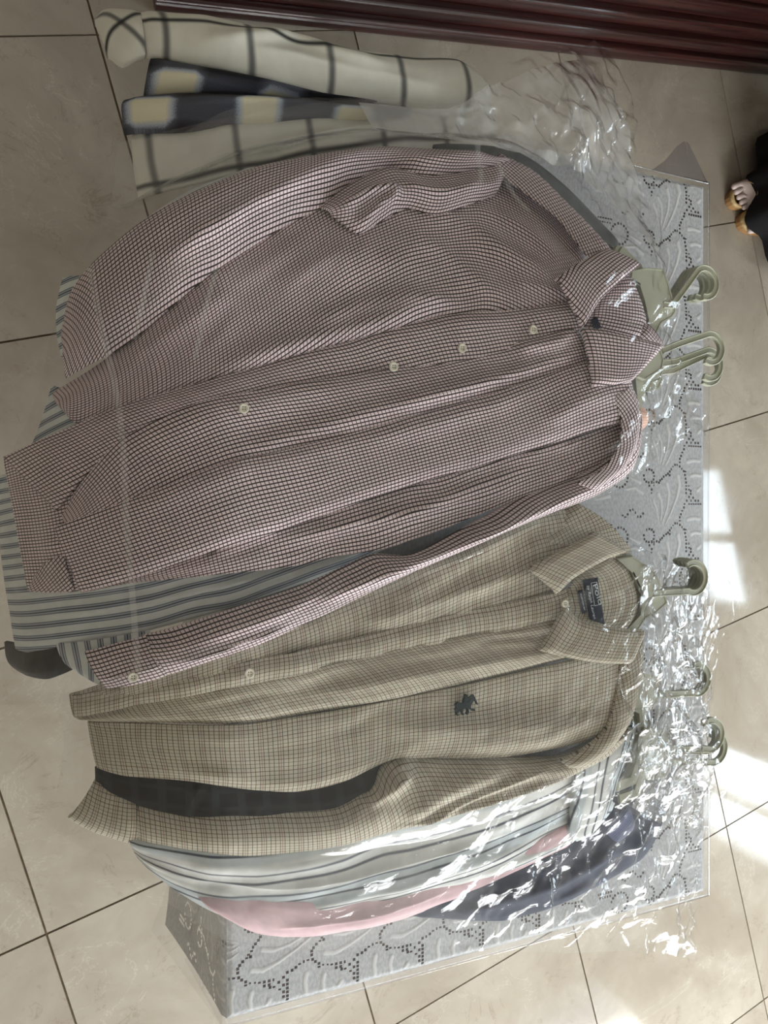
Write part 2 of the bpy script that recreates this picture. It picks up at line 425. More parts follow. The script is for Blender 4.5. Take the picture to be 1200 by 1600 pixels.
M = {}
M['tile'] = marble_mat()
M['grout'] = plain_mat('brown_grout', srgb(112, 98, 80), .95, .2, 60, .15)
M['wall'] = plain_mat('cream_plaster', srgb(160, 152, 140), .9, .2, 3, .03)
M['ceiling'] = plain_mat('white_ceiling', srgb(192, 189, 182), .9, .2, 3, .02)
M['frame'] = plain_mat('white_window_frame', srgb(220, 220, 216), .45, .5, 9, .03)
M['glass'] = film_mat('window_glass', 0.0, .02, (.97, .98, .98), .8, 2, .0)
M['wood'] = wood_mat('mahogany', srgb(34, 15, 14), srgb(62, 30, 27), .3, .35)
M['tablewood'] = wood_mat('brown_table_wood', srgb(70, 46, 34), srgb(96, 64, 46), .4, .2)
M['lace'] = lace_mat()
M['vinyl'] = film_mat('clear_vinyl', .03, .05, (.96, .963, .975), 1.0, 12, .06)
M['bag'] = film_mat('garment_bag_film', .010, .045, (.99, .99, .99), 1.0, 70, .22)
M['bag_shiny'] = film_mat('twisted_bag_film', .06, .06, (.97, .97, .97), 2.6, 90, .3)
M['bag_hazy'] = film_mat('crumpled_bag_film', .05, .05, (.98, .98, .98), 1.05, 80, .25)
M['bag_milky'] = film_mat('milky_bag_film', .34, .06, (.96, .96, .96), 2.2, 60, .2)
M['vinyl_fold'] = film_mat('folded_vinyl', .12, .05, (.70, .71, .78), 1.0, 12, .06)
M['bag_seam'] = film_mat('welded_bag_seam', .16, .12, (.96, .95, .95), 1.1, 80, .25)
M['hanger'] = plain_mat('sage_plastic', srgb(170, 171, 152), .42, .5, 30, .04)
M['red'] = cloth_mat('burgundy_graph_check', srgb(234, 217, 220),
                     [('u', .0047, .24, srgb(52, 12, 24), .82, 0), ('v', .0042, .33, srgb(36, 4, 14), 1.0, 0)])
M['beige'] = cloth_mat('beige_tattersall', srgb(190, 183, 166),
                       [('v', .0046, .13, srgb(58, 56, 40), .85, 0), ('v', .0138, .045, srgb(110, 44, 36), .6, 0), ('u', .0056, .13, srgb(34, 40, 28), .92, 0), ('u', .0224, .034, srgb(116, 44, 36), .7, 0)])
M['bluestripe'] = cloth_mat('navy_ticking_stripe', srgb(206, 210, 208),
                            [('v', .0150, .46, srgb(150, 160, 172), .75, 0), ('v', .0150, .10, srgb(34, 42, 66), .95, 0), ('v', .0150, .07, srgb(50, 60, 86), .85, .19), ('v', .0150, .07, srgb(50, 60, 86), .85, -.19)])
M['ticking'] = M['bluestripe']
M['greystripe'] = cloth_mat('grey_double_stripe', srgb(214, 216, 214),
                            [('v', .082, .40, srgb(176, 188, 194), .7, .32), ('v', .038, .10, srgb(56, 62, 76), .97, 0), ('v', .038, .075, srgb(66, 72, 86), .95, .34)], tint=.10)
M['pink'] = cloth_mat('pink_linen', srgb(206, 176, 181), [], tint=.10)
M['navy'] = cloth_mat('navy_cotton', srgb(56, 62, 78), [], tint=.12)
M['slate'] = cloth_mat('slate_blue_cotton', srgb(92, 98, 126), [('v', .004, .3, srgb(120, 126, 150), .6, 0)])
M['black'] = cloth_mat('black_cotton', srgb(20, 22, 24), [], tint=.15)
M['blackcheck'] = cloth_mat('black_check', srgb(16, 17, 19), [('u', .03, .3, srgb(38, 42, 46), .7, 0), ('v', .02, .25, srgb(32, 36, 40), .7, 0)])
M['charcoal'] = cloth_mat('charcoal_cotton', srgb(112, 116, 118), [], tint=.12)
M['peach'] = cloth_mat('peach_cotton', srgb(222, 178, 158), [('v', .004, .3, srgb(230, 206, 196), .7, 0)])
M['window'] = cloth_mat('white_windowpane', srgb(214, 213, 202),
                        [('u', .098, .085, srgb(92, 92, 92), .92, 0), ('v', .078, .075, srgb(34, 34, 36), .97, .22)], tint=.04)
M['plaid'] = plaid_mat()
M['button'] = plain_mat('pearl_button', srgb(224, 219, 202), .3, .5, 80, .04)
M['thread'] = plain_mat('dark_hole', srgb(60, 54, 48), .9, .1)
M['label'] = plain_mat('navy_woven_label', srgb(34, 42, 60), .8, .2, 400, .15)
M['print'] = plain_mat('silver_print', srgb(190, 196, 198), .7, .2)
M['logo'] = plain_mat('green_embroidery', srgb(24, 44, 48), .9, .2, 500, .2, bump=.4, bscale=900)
M['robe'] = plain_mat('black_robe', srgb(26, 25, 27), .85, .2, 30, .15)
M['skin'] = plain_mat('skin', srgb(200, 182, 176), .55, .4, 40, .05)
M['gold'] = plain_mat('gold_sandal', srgb(186, 158, 112), .45, .5, 60, .08)
M['sole'] = plain_mat('tan_sole', srgb(150, 112, 70), .6, .4, 60, .1)

# ================================================================== the room
floor = box('floor', A0, A1, B0, B1, -.06, -.004, M['grout'], frame='room'); tag(floor, 'brown grout bed under the marble tiles', kind='structure')
TS = .588; OA, OB = .237, .381; gap = .0022
tile_mesh = None
na0 = math.floor((A0 - OA) / TS); na1 = math.ceil((A1 - OA) / TS); nb0 = math.floor((B0 - OB) / TS); nb1 = math.ceil((B1 - OB) / TS)
for i in range(na0, na1):
    for j in range(nb0, nb1):
        a0, a1, b0, b1 = OA + i * TS, OA + (i + 1) * TS, OB + j * TS, OB + (j + 1) * TS
        full = a0 >= A0 and a1 <= A1 and b0 >= B0 and b1 <= B1
        a0, a1, b0, b1 = max(a0, A0), min(a1, A1), max(b0, B0), min(b1, B1)
        if a1 - a0 < .03 or b1 - b0 < .03: continue
        ha, hb = (a1 - a0) / 2 - gap, (b1 - b0) / 2 - gap
        if full and tile_mesh is not None: me = tile_mesh
        else:
            v, f = box_vf(-ha, ha, -hb, hb, -.012, 0, 0)
            me = D.meshes.new('tile'); me.from_pydata(v, [], f); me.materials.append(M['tile'])
            if full: tile_mesh = me
        o = D.objects.new('tile', me); C.objects.link(o); o.parent = floor
        o.location = ab((a0 + a1) / 2, (b0 + b1) / 2, random.uniform(-.0003, .0003)); o.rotation_euler = (0, 0, G)
ceil = box('ceiling', A0, A1, B0, B1, CEIL, CEIL + .1, M['ceiling'], frame='room'); tag(ceil, 'plain white ceiling of the room', kind='structure')
def wall(name, ax, pos, out, lo, hi, holes, label):
    """wall of boxes around its openings"""
    root = empty(name); tag(root, label, kind='structure')
    p0, p1 = (pos, pos + .2) if out > 0 else (pos - .2, pos)
    def seg(s0, s1, z0, z1):
        if s1 - s0 < .01 or z1 - z0 < .01: return
        if ax == 'a': box('wall_panel', p0, p1, s0, s1, z0, z1, M['wall'], root, frame='room')
        else: box('wall_panel', s0, s1, p0, p1, z0, z1, M['wall'], root, frame='room')
    cur = lo
    for h0, h1, z0, z1 in sorted(holes):
        seg(cur, h0, 0, CEIL); seg(h0, h1, 0, z0); seg(h0, h1, z1, CEIL); cur = h1
    seg(cur, hi, 0, CEIL)
ha = [q[1:5] for q in WINDOWS if q[0] == 'a']; hb = [q[1:5] for q in WINDOWS if q[0] == 'b']
wall('wall_right', 'a', A1, 1, B0 - .2, B1 + .2, ha, 'cream plaster wall with two windows')
wall('wall_left', 'a', A0, -1, B0 - .2, B1 + .2, [], 'plain cream plaster wall')
wall('wall_front', 'b', B0, -1, A0, A1, hb, 'cream plaster wall with a wide glazed opening')
wall('wall_back', 'b', B1, 1, A0, A1, [], 'cream plaster wall behind the wooden cabinet')
for n, (wl, lo, hi, z0, z1, _, _) in enumerate(WINDOWS):
    root = empty('window_%d' % (n + 1)); tag(root, 'white framed window pane %s' % ('beside the table', 'further along the wall', 'with a low sill')[n], kind='structure')
    nm = 2 if wl == 'a' else 4
    def wb(s0, s1, zz0, zz1, d0, d1, nme, mat):
        if wl == 'a': box(nme, A1 + d0, A1 + d1, s0, s1, zz0, zz1, mat, root, frame='room')
        else: box(nme, s0, s1, B0 - d1, B0 - d0, zz0, zz1, mat, root, frame='room')
    for q in range(nm + 1):
        s = lo + (hi - lo - .05) * q / nm; wb(s, s + .05, z0, z1, .07, .13, 'window_frame', M['frame'])
    wb(lo, hi, z0, z0 + .05, .07, .13, 'window_frame', M['frame']); wb(lo, hi, z1 - .05, z1, .07, .13, 'window_frame', M['frame'])
    for q in range(nm):
        s = lo + (hi - lo - .05) * q / nm + .05; e = lo + (hi - lo - .05) * (q + 1) / nm
        wb(s, e, z0 + .05, z1 - .05, .098, .102, 'pane', M['glass'])

# ================================================================== wooden cabinet along the wall
def cabinet():
    ang = R(9.06); c, s = math.cos(ang), math.sin(ang)
    root = empty('wooden_cabinet', (.085, 1.068, 0), ang); tag(root, 'dark mahogany cabinet base with ridged mouldings on the marble floor', 'cabinet')
    Lx = 2.05
    def part(name, x0, x1, prof):
        """prof: (depth back from the front, height) from floor upwards, closed behind"""
        n = len(prof); v = [(x0, p[0], p[1]) for p in prof] + [(x1, p[0], p[1]) for p in prof]
        f = [(i, i + n, (i + 1) % n + n, (i + 1) % n) for i in range(n)] + [tuple(range(n))[::-1], tuple(range(n, 2 * n))]
        o = pydata(name, v, f, M['wood'], root, smooth=False, world=False)
        return o
    def ridge(z0, z1, d0, bul):
        pts = [(d0, z0)]
        for q in range(1, 9):
            a = math.pi * q / 9; pts.append((d0 - bul * math.sin(a), z0 + (z1 - z0) * (1 - math.cos(a)) / 2))
        pts += [(d0, z1), (.30, z1), (.30, z0)]
        return pts
    z = 0.0
    for name, h, d0, bul in (('plinth', .034, .012, .008), ('moulding', .016, .010, .010), ('moulding', .040, .020, .004), ('moulding', .016, .016, .012),
                             ('moulding', .036, .028, .005), ('moulding', .018, .024, .012), ('moulding', .044, .034, .004), ('moulding', .018, .030, .012), ('moulding', .030, .038, .005)):
        part(name, 0, Lx, ridge(z, z + h, d0, bul)); z += h + .0012
    v, f = box_vf(.0, Lx, .045, .32, z, .86, .004); pydata('cabinet_body', v, f, M['wood'], root, False, False)
    v, f = box_vf(-.02, Lx + .02, .02, .34, .8605, .89, .005); pydata('cabinet_top', v, f, M['wood'], root, False, False)
    for q in range(4):
        x0 = .05 + q * .5; v, f = box_vf(x0, x0 + .46, .032, .046, z + .04, .82, .004)
        d = pydata('door', v, f, M['wood'], root, False, False)
        v, f = box_vf(x0 + (.40 if q % 2 == 0 else .04), x0 + (.415 if q % 2 == 0 else .055), .014, .0325, .5, .6, .002); pydata('handle', v, f, M['gold'], d, False, False)
cabinet()

# ================================================================== table, lace cloth, vinyl cover
table = empty('dining_table', ((TX0 + TX1) / 2, (TY0 + TY1) / 2, 0)); tag(table, 'brown wooden dining table hidden under the lace cloth and shirts', 'table')
box('table_top', TX0 + .004, TX1 - .004, TY0 + .004, TY1 - .004, TZ - .035, TZ - .003, M['tablewood'], table, .004)
for sx in (TX0 + .06, TX1 - .12):
    for sy in (TY0 + .06, TY1 - .12): box('leg', sx, sx + .06, sy, sy + .06, 0, TZ - .0352, M['tablewood'], table, .004)
box('apron', TX0 + .07, TX1 - .07, TY0 + .07, TY0 + .09, TZ - .12, TZ - .0354, M['tablewood'], table)
box('apron', TX0 + .07, TX1 - .07, TY1 - .09, TY1 - .07, TZ - .12, TZ - .0354, M['tablewood'], table)

LU = .094
_h = [(875 + 32 * i, 832) for i in range(6)] + [(905, 798), (965, 798), (1003, 798), (843, 797), (935, 765), (875, 757), (903, 722), (900, 690), (875, 680), (873, 640), (840, 716), (840, 678), (840, 640), (838, 602),
      (830, 565), (823, 525), (803, 488), (830, 490), (778, 460), (752, 436), (714, 425), (684, 425), (659, 442), (636, 469), (614, 495), (613, 532), (590, 516), (566, 535), (538, 550), (512, 571), (488, 592), (470, 612),
      (440, 606), (405, 612), (375, 612), (340, 612), (310, 606), (345, 643), (405, 640), (376, 686), (373, 720), (813, 832), (803, 868), (785, 902), (766, 936), (752, 970), (750, 1006)]
HOLES = np.array([((1070 - x) / 6.5e3, (y - 850) / 6.5e3) for x, y in _h])            # (inward, along)
_h2 = [(.112 + .0105 * math.cos(a), .047 + .0105 * math.sin(a)) for a in np.linspace(0, 5.2, 11)] + [(.124 + .005 * i, .012 + .006 * math.sin(i * 1.1)) for i in range(9)] \
    + [(.17 + .016 * math.cos(a), .05 + .016 * math.sin(a)) for a in np.linspace(.5, 6, 16)] + [(.186 + .0048 * i, .03) for i in range(6)] + [(.188 + .0048 * i, .036) for i in range(5)]
HOLES = np.vstack([HOLES, np.array(_h2)])
def _st(pts, w0, w1): return ([((1070 - x) / 6.5e3, (y - 850) / 6.5e3) for x, y in pts], w0, w1)
STROKES = [_st([(722, 545), (742, 630), (705, 760), (640, 900), (555, 1045)], .0034, .0007), _st([(578, 628), (603, 715), (585, 850), (512, 1040)], .0030, .0007), _st([(458, 728), (500, 800), (508, 900), (490, 1010)], .0026, .0007),
           _st([(395, 800), (430, 870), (450, 950), (470, 1030)], .0020, .0006), _st([(860, 382), (930, 368), (1020, 378)], .0030, .0024), _st([(905, 535), (960, 520), (1030, 530)], .0028, .0022), _st([(1000, 685), (1030, 660)], .0030, .0022),
           ([(.125, .075), (.14, .066), (.16, .069)], .0028, .0012), ([(.13, .058), (.15, .05)], .0025, .001), ([(.205, .07), (.225, .055), (.235, .03)], .0030, .0008), ([(.19, .08), (.215, .085), (.235, .07)], .0028, .0008)]
def hole_eval(n, s):
    sm = s - np.floor(s / LU) * LU; hole = np.zeros(n.shape, bool)
    for sh in (-2 * LU, -LU, 0, LU, 2 * LU):
        for hn, hs in HOLES:
            if -.004 < hs + sh < LU + .004: hole |= (np.maximum(np.abs(n - hn), np.abs(sm - hs - sh)) < .0017)
    return hole
def lace_eval(n, s):
    """hole mask and motif height for points n inward from the hem line, s along it"""
    sm = s - np.floor(s / LU) * LU
    hole = np.zeros(n.shape, bool); mot = np.zeros(n.shape)
    for sh in (-2 * LU, -LU, 0, LU, 2 * LU):
        for pts, w0, w1 in STROKES:
            ss = [p[1] + sh for p in pts]
            if max(ss) < -.005 or min(ss) > LU + .005: continue
            d, al = seg_dist(n, sm, [(p[0], p[1] + sh) for p in pts])
            wd = w0 + (w1 - w0) * al; mot = np.maximum(mot, np.clip(1.25 - np.abs(d) / wd, 0, .6) / .6)
    return hole, mot
class Patchwork:
    def __init__(s): s.v = []; s.f = []; s.m = []; s.k = 0
    def grid(s, X, Y, Z, n, al, fine=True):
        nu, nv = X.shape; idx = np.arange(nu * nv).reshape(nu, nv) + s.k
        q = np.stack([idx[:-1, :-1], idx[1:, :-1], idx[1:, 1:], idx[:-1, 1:]], -1).reshape(-1, 4)
        hole, mot = lace_eval(n, al) if fine else (np.zeros(n.shape, bool), np.zeros(n.shape))
        if fine:
            mid = lambda a: (a[:-1, :-1] + a[1:, :-1] + a[1:, 1:] + a[:-1, 1:]) / 4
            hc = hole_eval(mid(n), mid(al)); q = q[~hc.ravel()]
        s.v.append((X, Y, Z, mot)); s.f.append(q); s.k += nu * nv; return mot
def build_cloth():
    pw = Patchwork(); st = .00122
    def flat(x0, x1, y0, y1, step, mode):
        nx = max(2, int((x1 - x0) / step) + 1); ny = max(2, int((y1 - y0) / step) + 1)
        X, Y = np.meshgrid(np.linspace(x0, x1, nx), np.linspace(y0, y1, ny), indexing='ij')
        if mode == 'r': n, al = TX1 - .004 - X, -Y + .01
        elif mode == 'b': n, al = Y - TY0, X - .02
        else: n, al = X, Y
        Z = np.full(X.shape, TZ)
        e = np.minimum(np.minimum(X - TX0, TX1 - X), np.minimum(Y - TY0, TY1 - Y)); Z = Z - .003 * np.exp(-(e / .004) ** 2)
        mot = pw.grid(X, Y, Z, n, al, mode != 'c'); Z += .0008 * mot + .0003 * noise2(X / .02, Y / .02, 1)
    flat(.66, TX1, TY0, TY1, st, 'r'); flat(TX0, .66, TY0, -.45, st, 'b'); flat(TX0, .66, -.45, TY1, .03, 'c')
    # hanging sides
    def side(p0, p1, outw, step, fine, drop=.27, flare=.02, cf=(.0, .0)):
        L = math.hypot(p1[0] - p0[0], p1[1] - p0[1]); nl = max(2, int(L / step) + 1); nd = max(2, int(drop / step) + 1)
        s_, d_ = np.meshgrid(np.linspace(0, 1, nl), np.linspace(0, drop, nd), indexing='ij')
        o = flare * (d_ / drop) + .004 * np.minimum(d_ / .01, 1) + .006 * (d_ / drop) * np.sin(s_ * L / .05)
        o = o + (d_ / drop) ** 1.2 * (cf[0] * np.exp(-s_ * L / .10) + cf[1] * np.exp(-(1 - s_) * L / .10))
        tx, ty = (p1[0] - p0[0]) / L, (p1[1] - p0[1]) / L
        ex = (d_ / drop) ** 1.2 * (-cf[0] * np.exp(-s_ * L / .10) + cf[1] * np.exp(-(1 - s_) * L / .10)) * .8
        X = p0[0] + tx * (s_ * L + ex) + outw[0] * o; Y = p0[1] + ty * (s_ * L + ex) + outw[1] * o
        Z = TZ - .003 - d_
        mot = pw.grid(X, Y, Z, d_ * 1.0 + .004, s_ * L, fine)
        X += outw[0] * .0008 * mot; Y += outw[1] * .0008 * mot
    side((TX0, TY0), (TX0, -.30), (-1, 0), st, True, cf=(.03, 0))
    side((TX0, -.30), (TX0, TY1), (-1, 0), .03, False)
    side((TX0, TY0), (TX1, TY0), (0, -1), .02, False, flare=.005); side((TX1, TY0), (TX1, TY1), (1, 0), .02, False, flare=.004); side((TX0, TY1), (TX1, TY1), (0, 1), .02, False, flare=.005)
    v = np.vstack([np.stack([a.ravel() for a in q[:3]], 1) for q in pw.v]); mot = np.concatenate([q[3].ravel() for q in pw.v]); f = np.vstack(pw.f)
    me = D.meshes.new('lace_tablecloth'); me.vertices.add(len(v)); me.vertices.foreach_set('co', v.ravel())
    me.loops.add(f.size); me.loops.foreach_set('vertex_index', f.ravel()); me.polygons.add(len(f))
    me.polygons.foreach_set('loop_start', np.arange(0, f.size, 4)); me.polygons.foreach_set('loop_total', np.full(len(f), 4)); me.update(calc_edges=True)
    a = me.attributes.new('motif', 'FLOAT', 'POINT'); a.data.foreach_set('value', mot.astype(np.float32))
    o = link('lace_tablecloth', me, M['lace']); tag(o, 'white lace tablecloth with leaf sprays and rows of eyelets over the table', 'tablecloth')
build_cloth()
def build_vinyl():
    root = empty('vinyl_table_cover', ((TX0 + TX1) / 2, (TY0 + TY1) / 2, TZ)); tag(root, 'clear vinyl sheet covering the lace tablecloth with stiff flared corners', 'table cover')
    e = .006; z = TZ + .0022
    nx, ny = 40, 60
    X, Y = np.meshgrid(np.linspace(TX0 - e, TX1 + e, nx), np.linspace(TY0 - e, TY1 + e, ny), indexing='ij')
    Z = z + .0004 * noise2(X / .08, Y / .08, 2)
    grid_mesh('cover_top', X, Y, Z, skirt=0, mat=M['vinyl'], parent=root)
    def strip(pts_top, pts_bot, name='cover_skirt'):
        n = len(pts_top); m = 6; X = np.zeros((n, m)); Y = X.copy(); Z = X.copy()
        for i, (a, b) in enumerate(zip(pts_top, pts_bot)):
            for j in range(m):
                s = j / (m - 1); X[i, j] = a[0] + (b[0] - a[0]) * s; Y[i, j] = a[1] + (b[1] - a[1]) * s; Z[i, j] = a[2] + (b[2] - a[2]) * s
        return grid_mesh(name, X, Y, Z, mat=M['vinyl_fold' if name == 'cover_ear' else 'vinyl'], parent=root)
    T = .16; n = 40; x0, x1, y0, y1 = TX0 - e, TX1 + e, TY0 - e, TY1 + e
    def fl(s, L, c0, c1): return .012 + c0 * math.exp(-s * L / .06) + c1 * math.exp(-(1 - s) * L / .06)
    S = [i / (n - 1) for i in range(n)]
    strip([(x1, y0 + (y1 - y0) * s, z) for s in S], [(x1 + .004 + .02 * math.exp(-(1 - s) * 18), y0 + (y1 - y0) * s + .05 * math.exp(-(1 - s) * 18), z - T) for s in S])
    strip([(x0, y0 + (y1 - y0) * s, z) for s in S], [(x0 - .03 - .04 * math.exp(-s * 18), y0 + (y1 - y0) * s - .01 * math.exp(-s * 18), z - T * 1.6) for s in S])
    strip([(x0 + (x1 - x0) * s, y0, z) for s in S], [(x0 + (x1 - x0) * s - .03 * math.exp(-s * 18), y0 - .006, z - T) for s in S])
    # far side, with the stiff ear that stands out from the corner
    strip([(x0 + (x1 - x0) * s, y1, z) for s in S[:34]], [(x0 + (x1 - x0) * s, y1 + .01, z - T) for s in S[:34]])
    ear = [at(1020, 276, z), at(1040, 250, z - .03), at(1058, 228, z - .05), at(1070, 220, z - .055), at(1076, 224, z - .055), at(1090, 252, z - .03), at(1104, 284, z)]
    zs = [z, z - .03, z - .05, z - .055, z - .055, z - .03, z]
    topx = np.linspace(at(1018, 277, z)[0], x1, 7)
    strip([(a, y1, z) for a in topx], [(p[0], max(p[1], y1 + .001), q) for p, q in zip(ear, zs)], 'cover_ear')
    # welded rim: a thin bead along the edges
    for a, b in (((x1, y0), (x1, y1)), ((x0, y0), (x1, y0)), ((x0 + .3, y1), (x1, y1))):
        pr = [(.0016 * math.cos(q), .0016 * math.sin(q)) for q in np.linspace(0, 2 * math.pi, 7)[:-1]]
        v, f = sweep([(a[0], a[1], z), ((a[0] + b[0]) / 2, (a[1] + b[1]) / 2, z), (b[0], b[1], z)], pr); pydata('rim', v, f, M['vinyl'], root)
build_vinyl()

# ================================================================== shirts
def shirt(name, px, py, label, group=None):
    x, y, _ = on(np.array([px]), np.array([py]), 0)
    r = empty(name, (float(x[0]), float(y[0]), TZ)); tag(r, label, 'shirt', group); return r
def button(parent, px, py, k, lift, r=.0058, name='button'):
    p = P3(px, py, k, lift); v = []; f = []; n = 18
    prof = [(0, .0012), (r * .55, .0012), (r * .68, .0022), (r * .9, .0022), (r, .0012), (r, -.001)]
    for a, z in prof[1:]: v += [(p.x + a * math.cos(2 * math.pi * i / n), p.y + a * math.sin(2 * math.pi * i / n), p.z + z) for i in range(n)]
    f.append(tuple(range(n)))
    for q in range(len(prof) - 2):
        for i in range(n): f.append((q * n + i, (q + 1) * n + i, (q + 1) * n + (i + 1) % n, q * n + (i + 1) % n))
    o = pydata(name, v, f, M['button'], parent, smooth=False)
    me = o.data; me.materials.append(M['thread'])
    v = []; f = []
    for sx in (-1, 1):
        for sy in (-1, 1):
            c = (p.x + sx * r * .23, p.y + sy * r * .23); b = len(v)
            v += [(c[0] + .0007 * math.cos(a), c[1] + .0007 * math.sin(a), p.z + .0014) for a in np.linspace(0, 2 * math.pi, 7)[:-1]]; f.append(tuple(range(b, b + 6)))
    pydata('stitch_hole', v, f, M['thread'], o, smooth=False)
    return o

# ---- white windowpane shirt (far end of the pile)
white = shirt('windowpane_shirt', 500, 160, 'white shirt with black windowpane lines, its sleeve lying nearest the wooden cabinet')
loft('body', [[(205, 205), (400, 185), (600, 165), (765, 160)], [(208, 255), (420, 225), (620, 205), (780, 210)], [(216, 305), (300, 285), (450, 255), (640, 240), (790, 255)]], .16, M['window'], white, 0, 90, 40, seed=1, uvoff=(.03, .035), uvrot=.05,
     folds=[([(300, 215), (420, 200), (560, 190)], .008, .012), ([(330, 250), (450, 225), (600, 205)], .010, .010, 'l'), ([(430, 250), (560, 215), (700, 195)], .012, .014)], wr=(.004, .12, .04))
loft('sleeve', [[(218, 13), (320, 18), (400, 38), (460, 58), (560, 78), (640, 85), (715, 88), (752, 122)], [(222, 48), (320, 55), (420, 85), (520, 115), (620, 130), (700, 135), (762, 140)], [(226, 80), (300, 96), (350, 106), (430, 130), (520, 150), (600, 162), (700, 176), (770, 160)]],
     .34, M['window'], white, .006, 110, 40, seed=2, bulge=.016, uvoff=(.026, -.008), uvrot=.044, wr=(.003, .2, .05),
     folds=[([(300, 75), (400, 70), (455, 62), (520, 95), (620, 125)], .010, .012, 'r'), ([(340, 90), (450, 100), (560, 130), (690, 150)], .006, .009)])
loft('cuff', [[(146, 25), (168, 11), (220, 13)], [(152, 48), (180, 48), (223, 48)], [(166, 78), (192, 97), (228, 80)]], .34, M['window'], white, .010, 40, 40, seed=3, bulge=.010, uvrot=.8, uvoff=(.053, -.024), wr=(.001, .2, .1), skirt=.012)
# ---- navy ombre plaid shirt
plaid = shirt('plaid_flannel_shirt', 400, 165, 'navy and cream ombre plaid flannel shirt tucked under the windowpane sleeve')
loft('sleeve', [[(236, 86), (300, 98), (400, 120), (500, 146), (600, 158)], [(224, 146), (300, 142), (400, 146), (500, 158), (600, 168)]], .28, M['plaid'], plaid, .002, 80, 30, seed=4, bulge=.012, wr=(.0012, .1, .03), skirt=.012)
loft('sleeve', [[(206, 152), (230, 147), (300, 143), (400, 150), (500, 160), (640, 168)], [(190, 170), (225, 172), (300, 170), (400, 170), (500, 172), (640, 176)], [(192, 199), (230, 201), (290, 201), (400, 194), (500, 186), (640, 186)]], .24, M['plaid'], plaid, .006, 80, 30, seed=5, bulge=.014, wr=(.0012, .1, .03), skirt=.014,
     uvoff=(.004, .002), folds=[([(280, 172), (400, 172), (520, 172)], .006, .008)])
# ---- pale shirt edge below the red one
peach = shirt('peach_shirt', 1000, 655, 'peach striped shirt whose shoulder peeks out under the burgundy collar')
loft('shoulder', [[(985, 640), (1000, 632), (1019, 640)], [(985, 684), (1000, 678), (1021, 658)]], .8, M['peach'], peach, -.012, 24, 20, seed=2)

char = shirt('charcoal_shirt', 850, 290, 'grey shirt edge showing along the burgundy shoulder seam')
loft('shoulder', [[(680, 222), (800, 232), (885, 288), (975, 378)], [(690, 260), (800, 275), (865, 325), (950, 400)]], .86, M['charcoal'], char, -.006, 50, 20, seed=6)
# ---- blue ticking stripe shirt
blue = shirt('blue_striped_shirt', 350, 860, 'navy and white ticking striped shirt lying under the burgundy checked one')
loft('body', [[(-8, 745), (150, 700), (400, 640), (700, 560)], [(2, 880), (200, 840), (450, 770), (700, 690)], [(25, 1022), (85, 1013), (240, 985), (400, 938), (540, 885), (700, 815)]], .82, M['bluestripe'], blue, -.016, 130, 90, seed=6,
     wr=(.0035, .2, .035), folds=[([(30, 965), (120, 960), (300, 930), (470, 890)], .007, .010, 'l'), ([(20, 930), (180, 915), (380, 880)], .006, .009)], skirt=.010)
loft('sleeve', [[(97, 430), (87, 480), (88, 520), (95, 556)], [(140, 430), (130, 480), (125, 520), (130, 550)]], .85, M['bluestripe'], blue, -.012, 40, 24, seed=3, uvrot=1.2)
loft('hem', [[(80, 600), (66, 650), (47, 698)], [(130, 620), (120, 660), (110, 695)]], .85, M['bluestripe'], blue, -.012, 40, 24, seed=4, uvrot=.9)
loft('back_panel', [[(208, 352), (250, 322), (300, 292), (400, 255)], [(240, 370), (290, 335), (340, 310), (420, 280)]], .8, M['bluestripe'], blue, -.006, 40, 24, seed=5)
loft('cuff', [[(86, 1006), (130, 1003), (235, 986)], [(96, 1030), (150, 1030), (240, 1010)], [(112, 1048), (160, 1072), (235, 1062)]], .80, M['ticking'], blue, -.011, 40, 30, seed=7, uvrot=R(80), bulge=.006, wr=(.002, .05, .02))
bk = shirt('black_shirt', 60, 1035, 'black shirt cuff poking out beside the ticking striped cuff')
loft('cuff', [[(5, 1005), (60, 1008), (118, 998)], [(14, 1035), (60, 1040), (118, 1025)], [(40, 1058), (75, 1062), (118, 1046)]], .70, M['black'], bk, -.018, 40, 24, seed=1, bulge=.008, skirt=.012)
bk2 = shirt('dark_checked_shirt', 380, 1250, 'black checked shirt showing in the gap above the beige sleeve')
loft('body', [[(148, 1200), (250, 1218), (400, 1225), (520, 1215), (620, 1180)], [(150, 1240), (250, 1275), (400, 1288), (520, 1278), (625, 1215)]], .52, M['blackcheck'], bk2, -.004, 70, 24, seed=2, wr=(.003, .08, .02))

# ---- shirts at the near end
navy = shirt('navy_shirt', 850, 1370, 'dark navy shirt lowest in the pile beside the pink one')
loft('body', [[(560, 1390), (760, 1330), (900, 1270), (990, 1200), (1062, 1140)], [(610, 1418), (780, 1385), (920, 1330), (1000, 1270), (1050, 1200)], [(660, 1436), (790, 1440), (900, 1404), (1000, 1350), (1034, 1288)]], .22, M['navy'], navy, 0, 90, 40, seed=1, bulge=.010,
     folds=[([(700, 1420), (850, 1380), (980, 1300)], .008, .012)], wr=(.004, .12, .03))
loft('collar', [[(860, 1360), (930, 1310), (985, 1260)], [(890, 1385), (950, 1345), (1003, 1290)]], .24, M['slate'], navy, .014, 30, 16, seed=2)
pink = shirt('pink_linen_shirt', 600, 1420, 'plain pink linen shirt between the grey striped and navy shirts')
loft('body', [[(300, 1395), (480, 1400), (650, 1370), (820, 1310), (930, 1250)], [(345, 1432), (400, 1461), (450, 1468), (520, 1464), (700, 1414), (800, 1370), (890, 1330)]], .33, M['pink'], pink, .004, 90, 30, seed=3, bulge=.006, wr=(.003, .14, .03), folds=[([(430, 1450), (560, 1430), (700, 1390)], .006, .007, 'l')])
grey = shirt('grey_striped_shirt', 560, 1370, 'pale grey shirt with thin double stripes beside the beige sleeve')
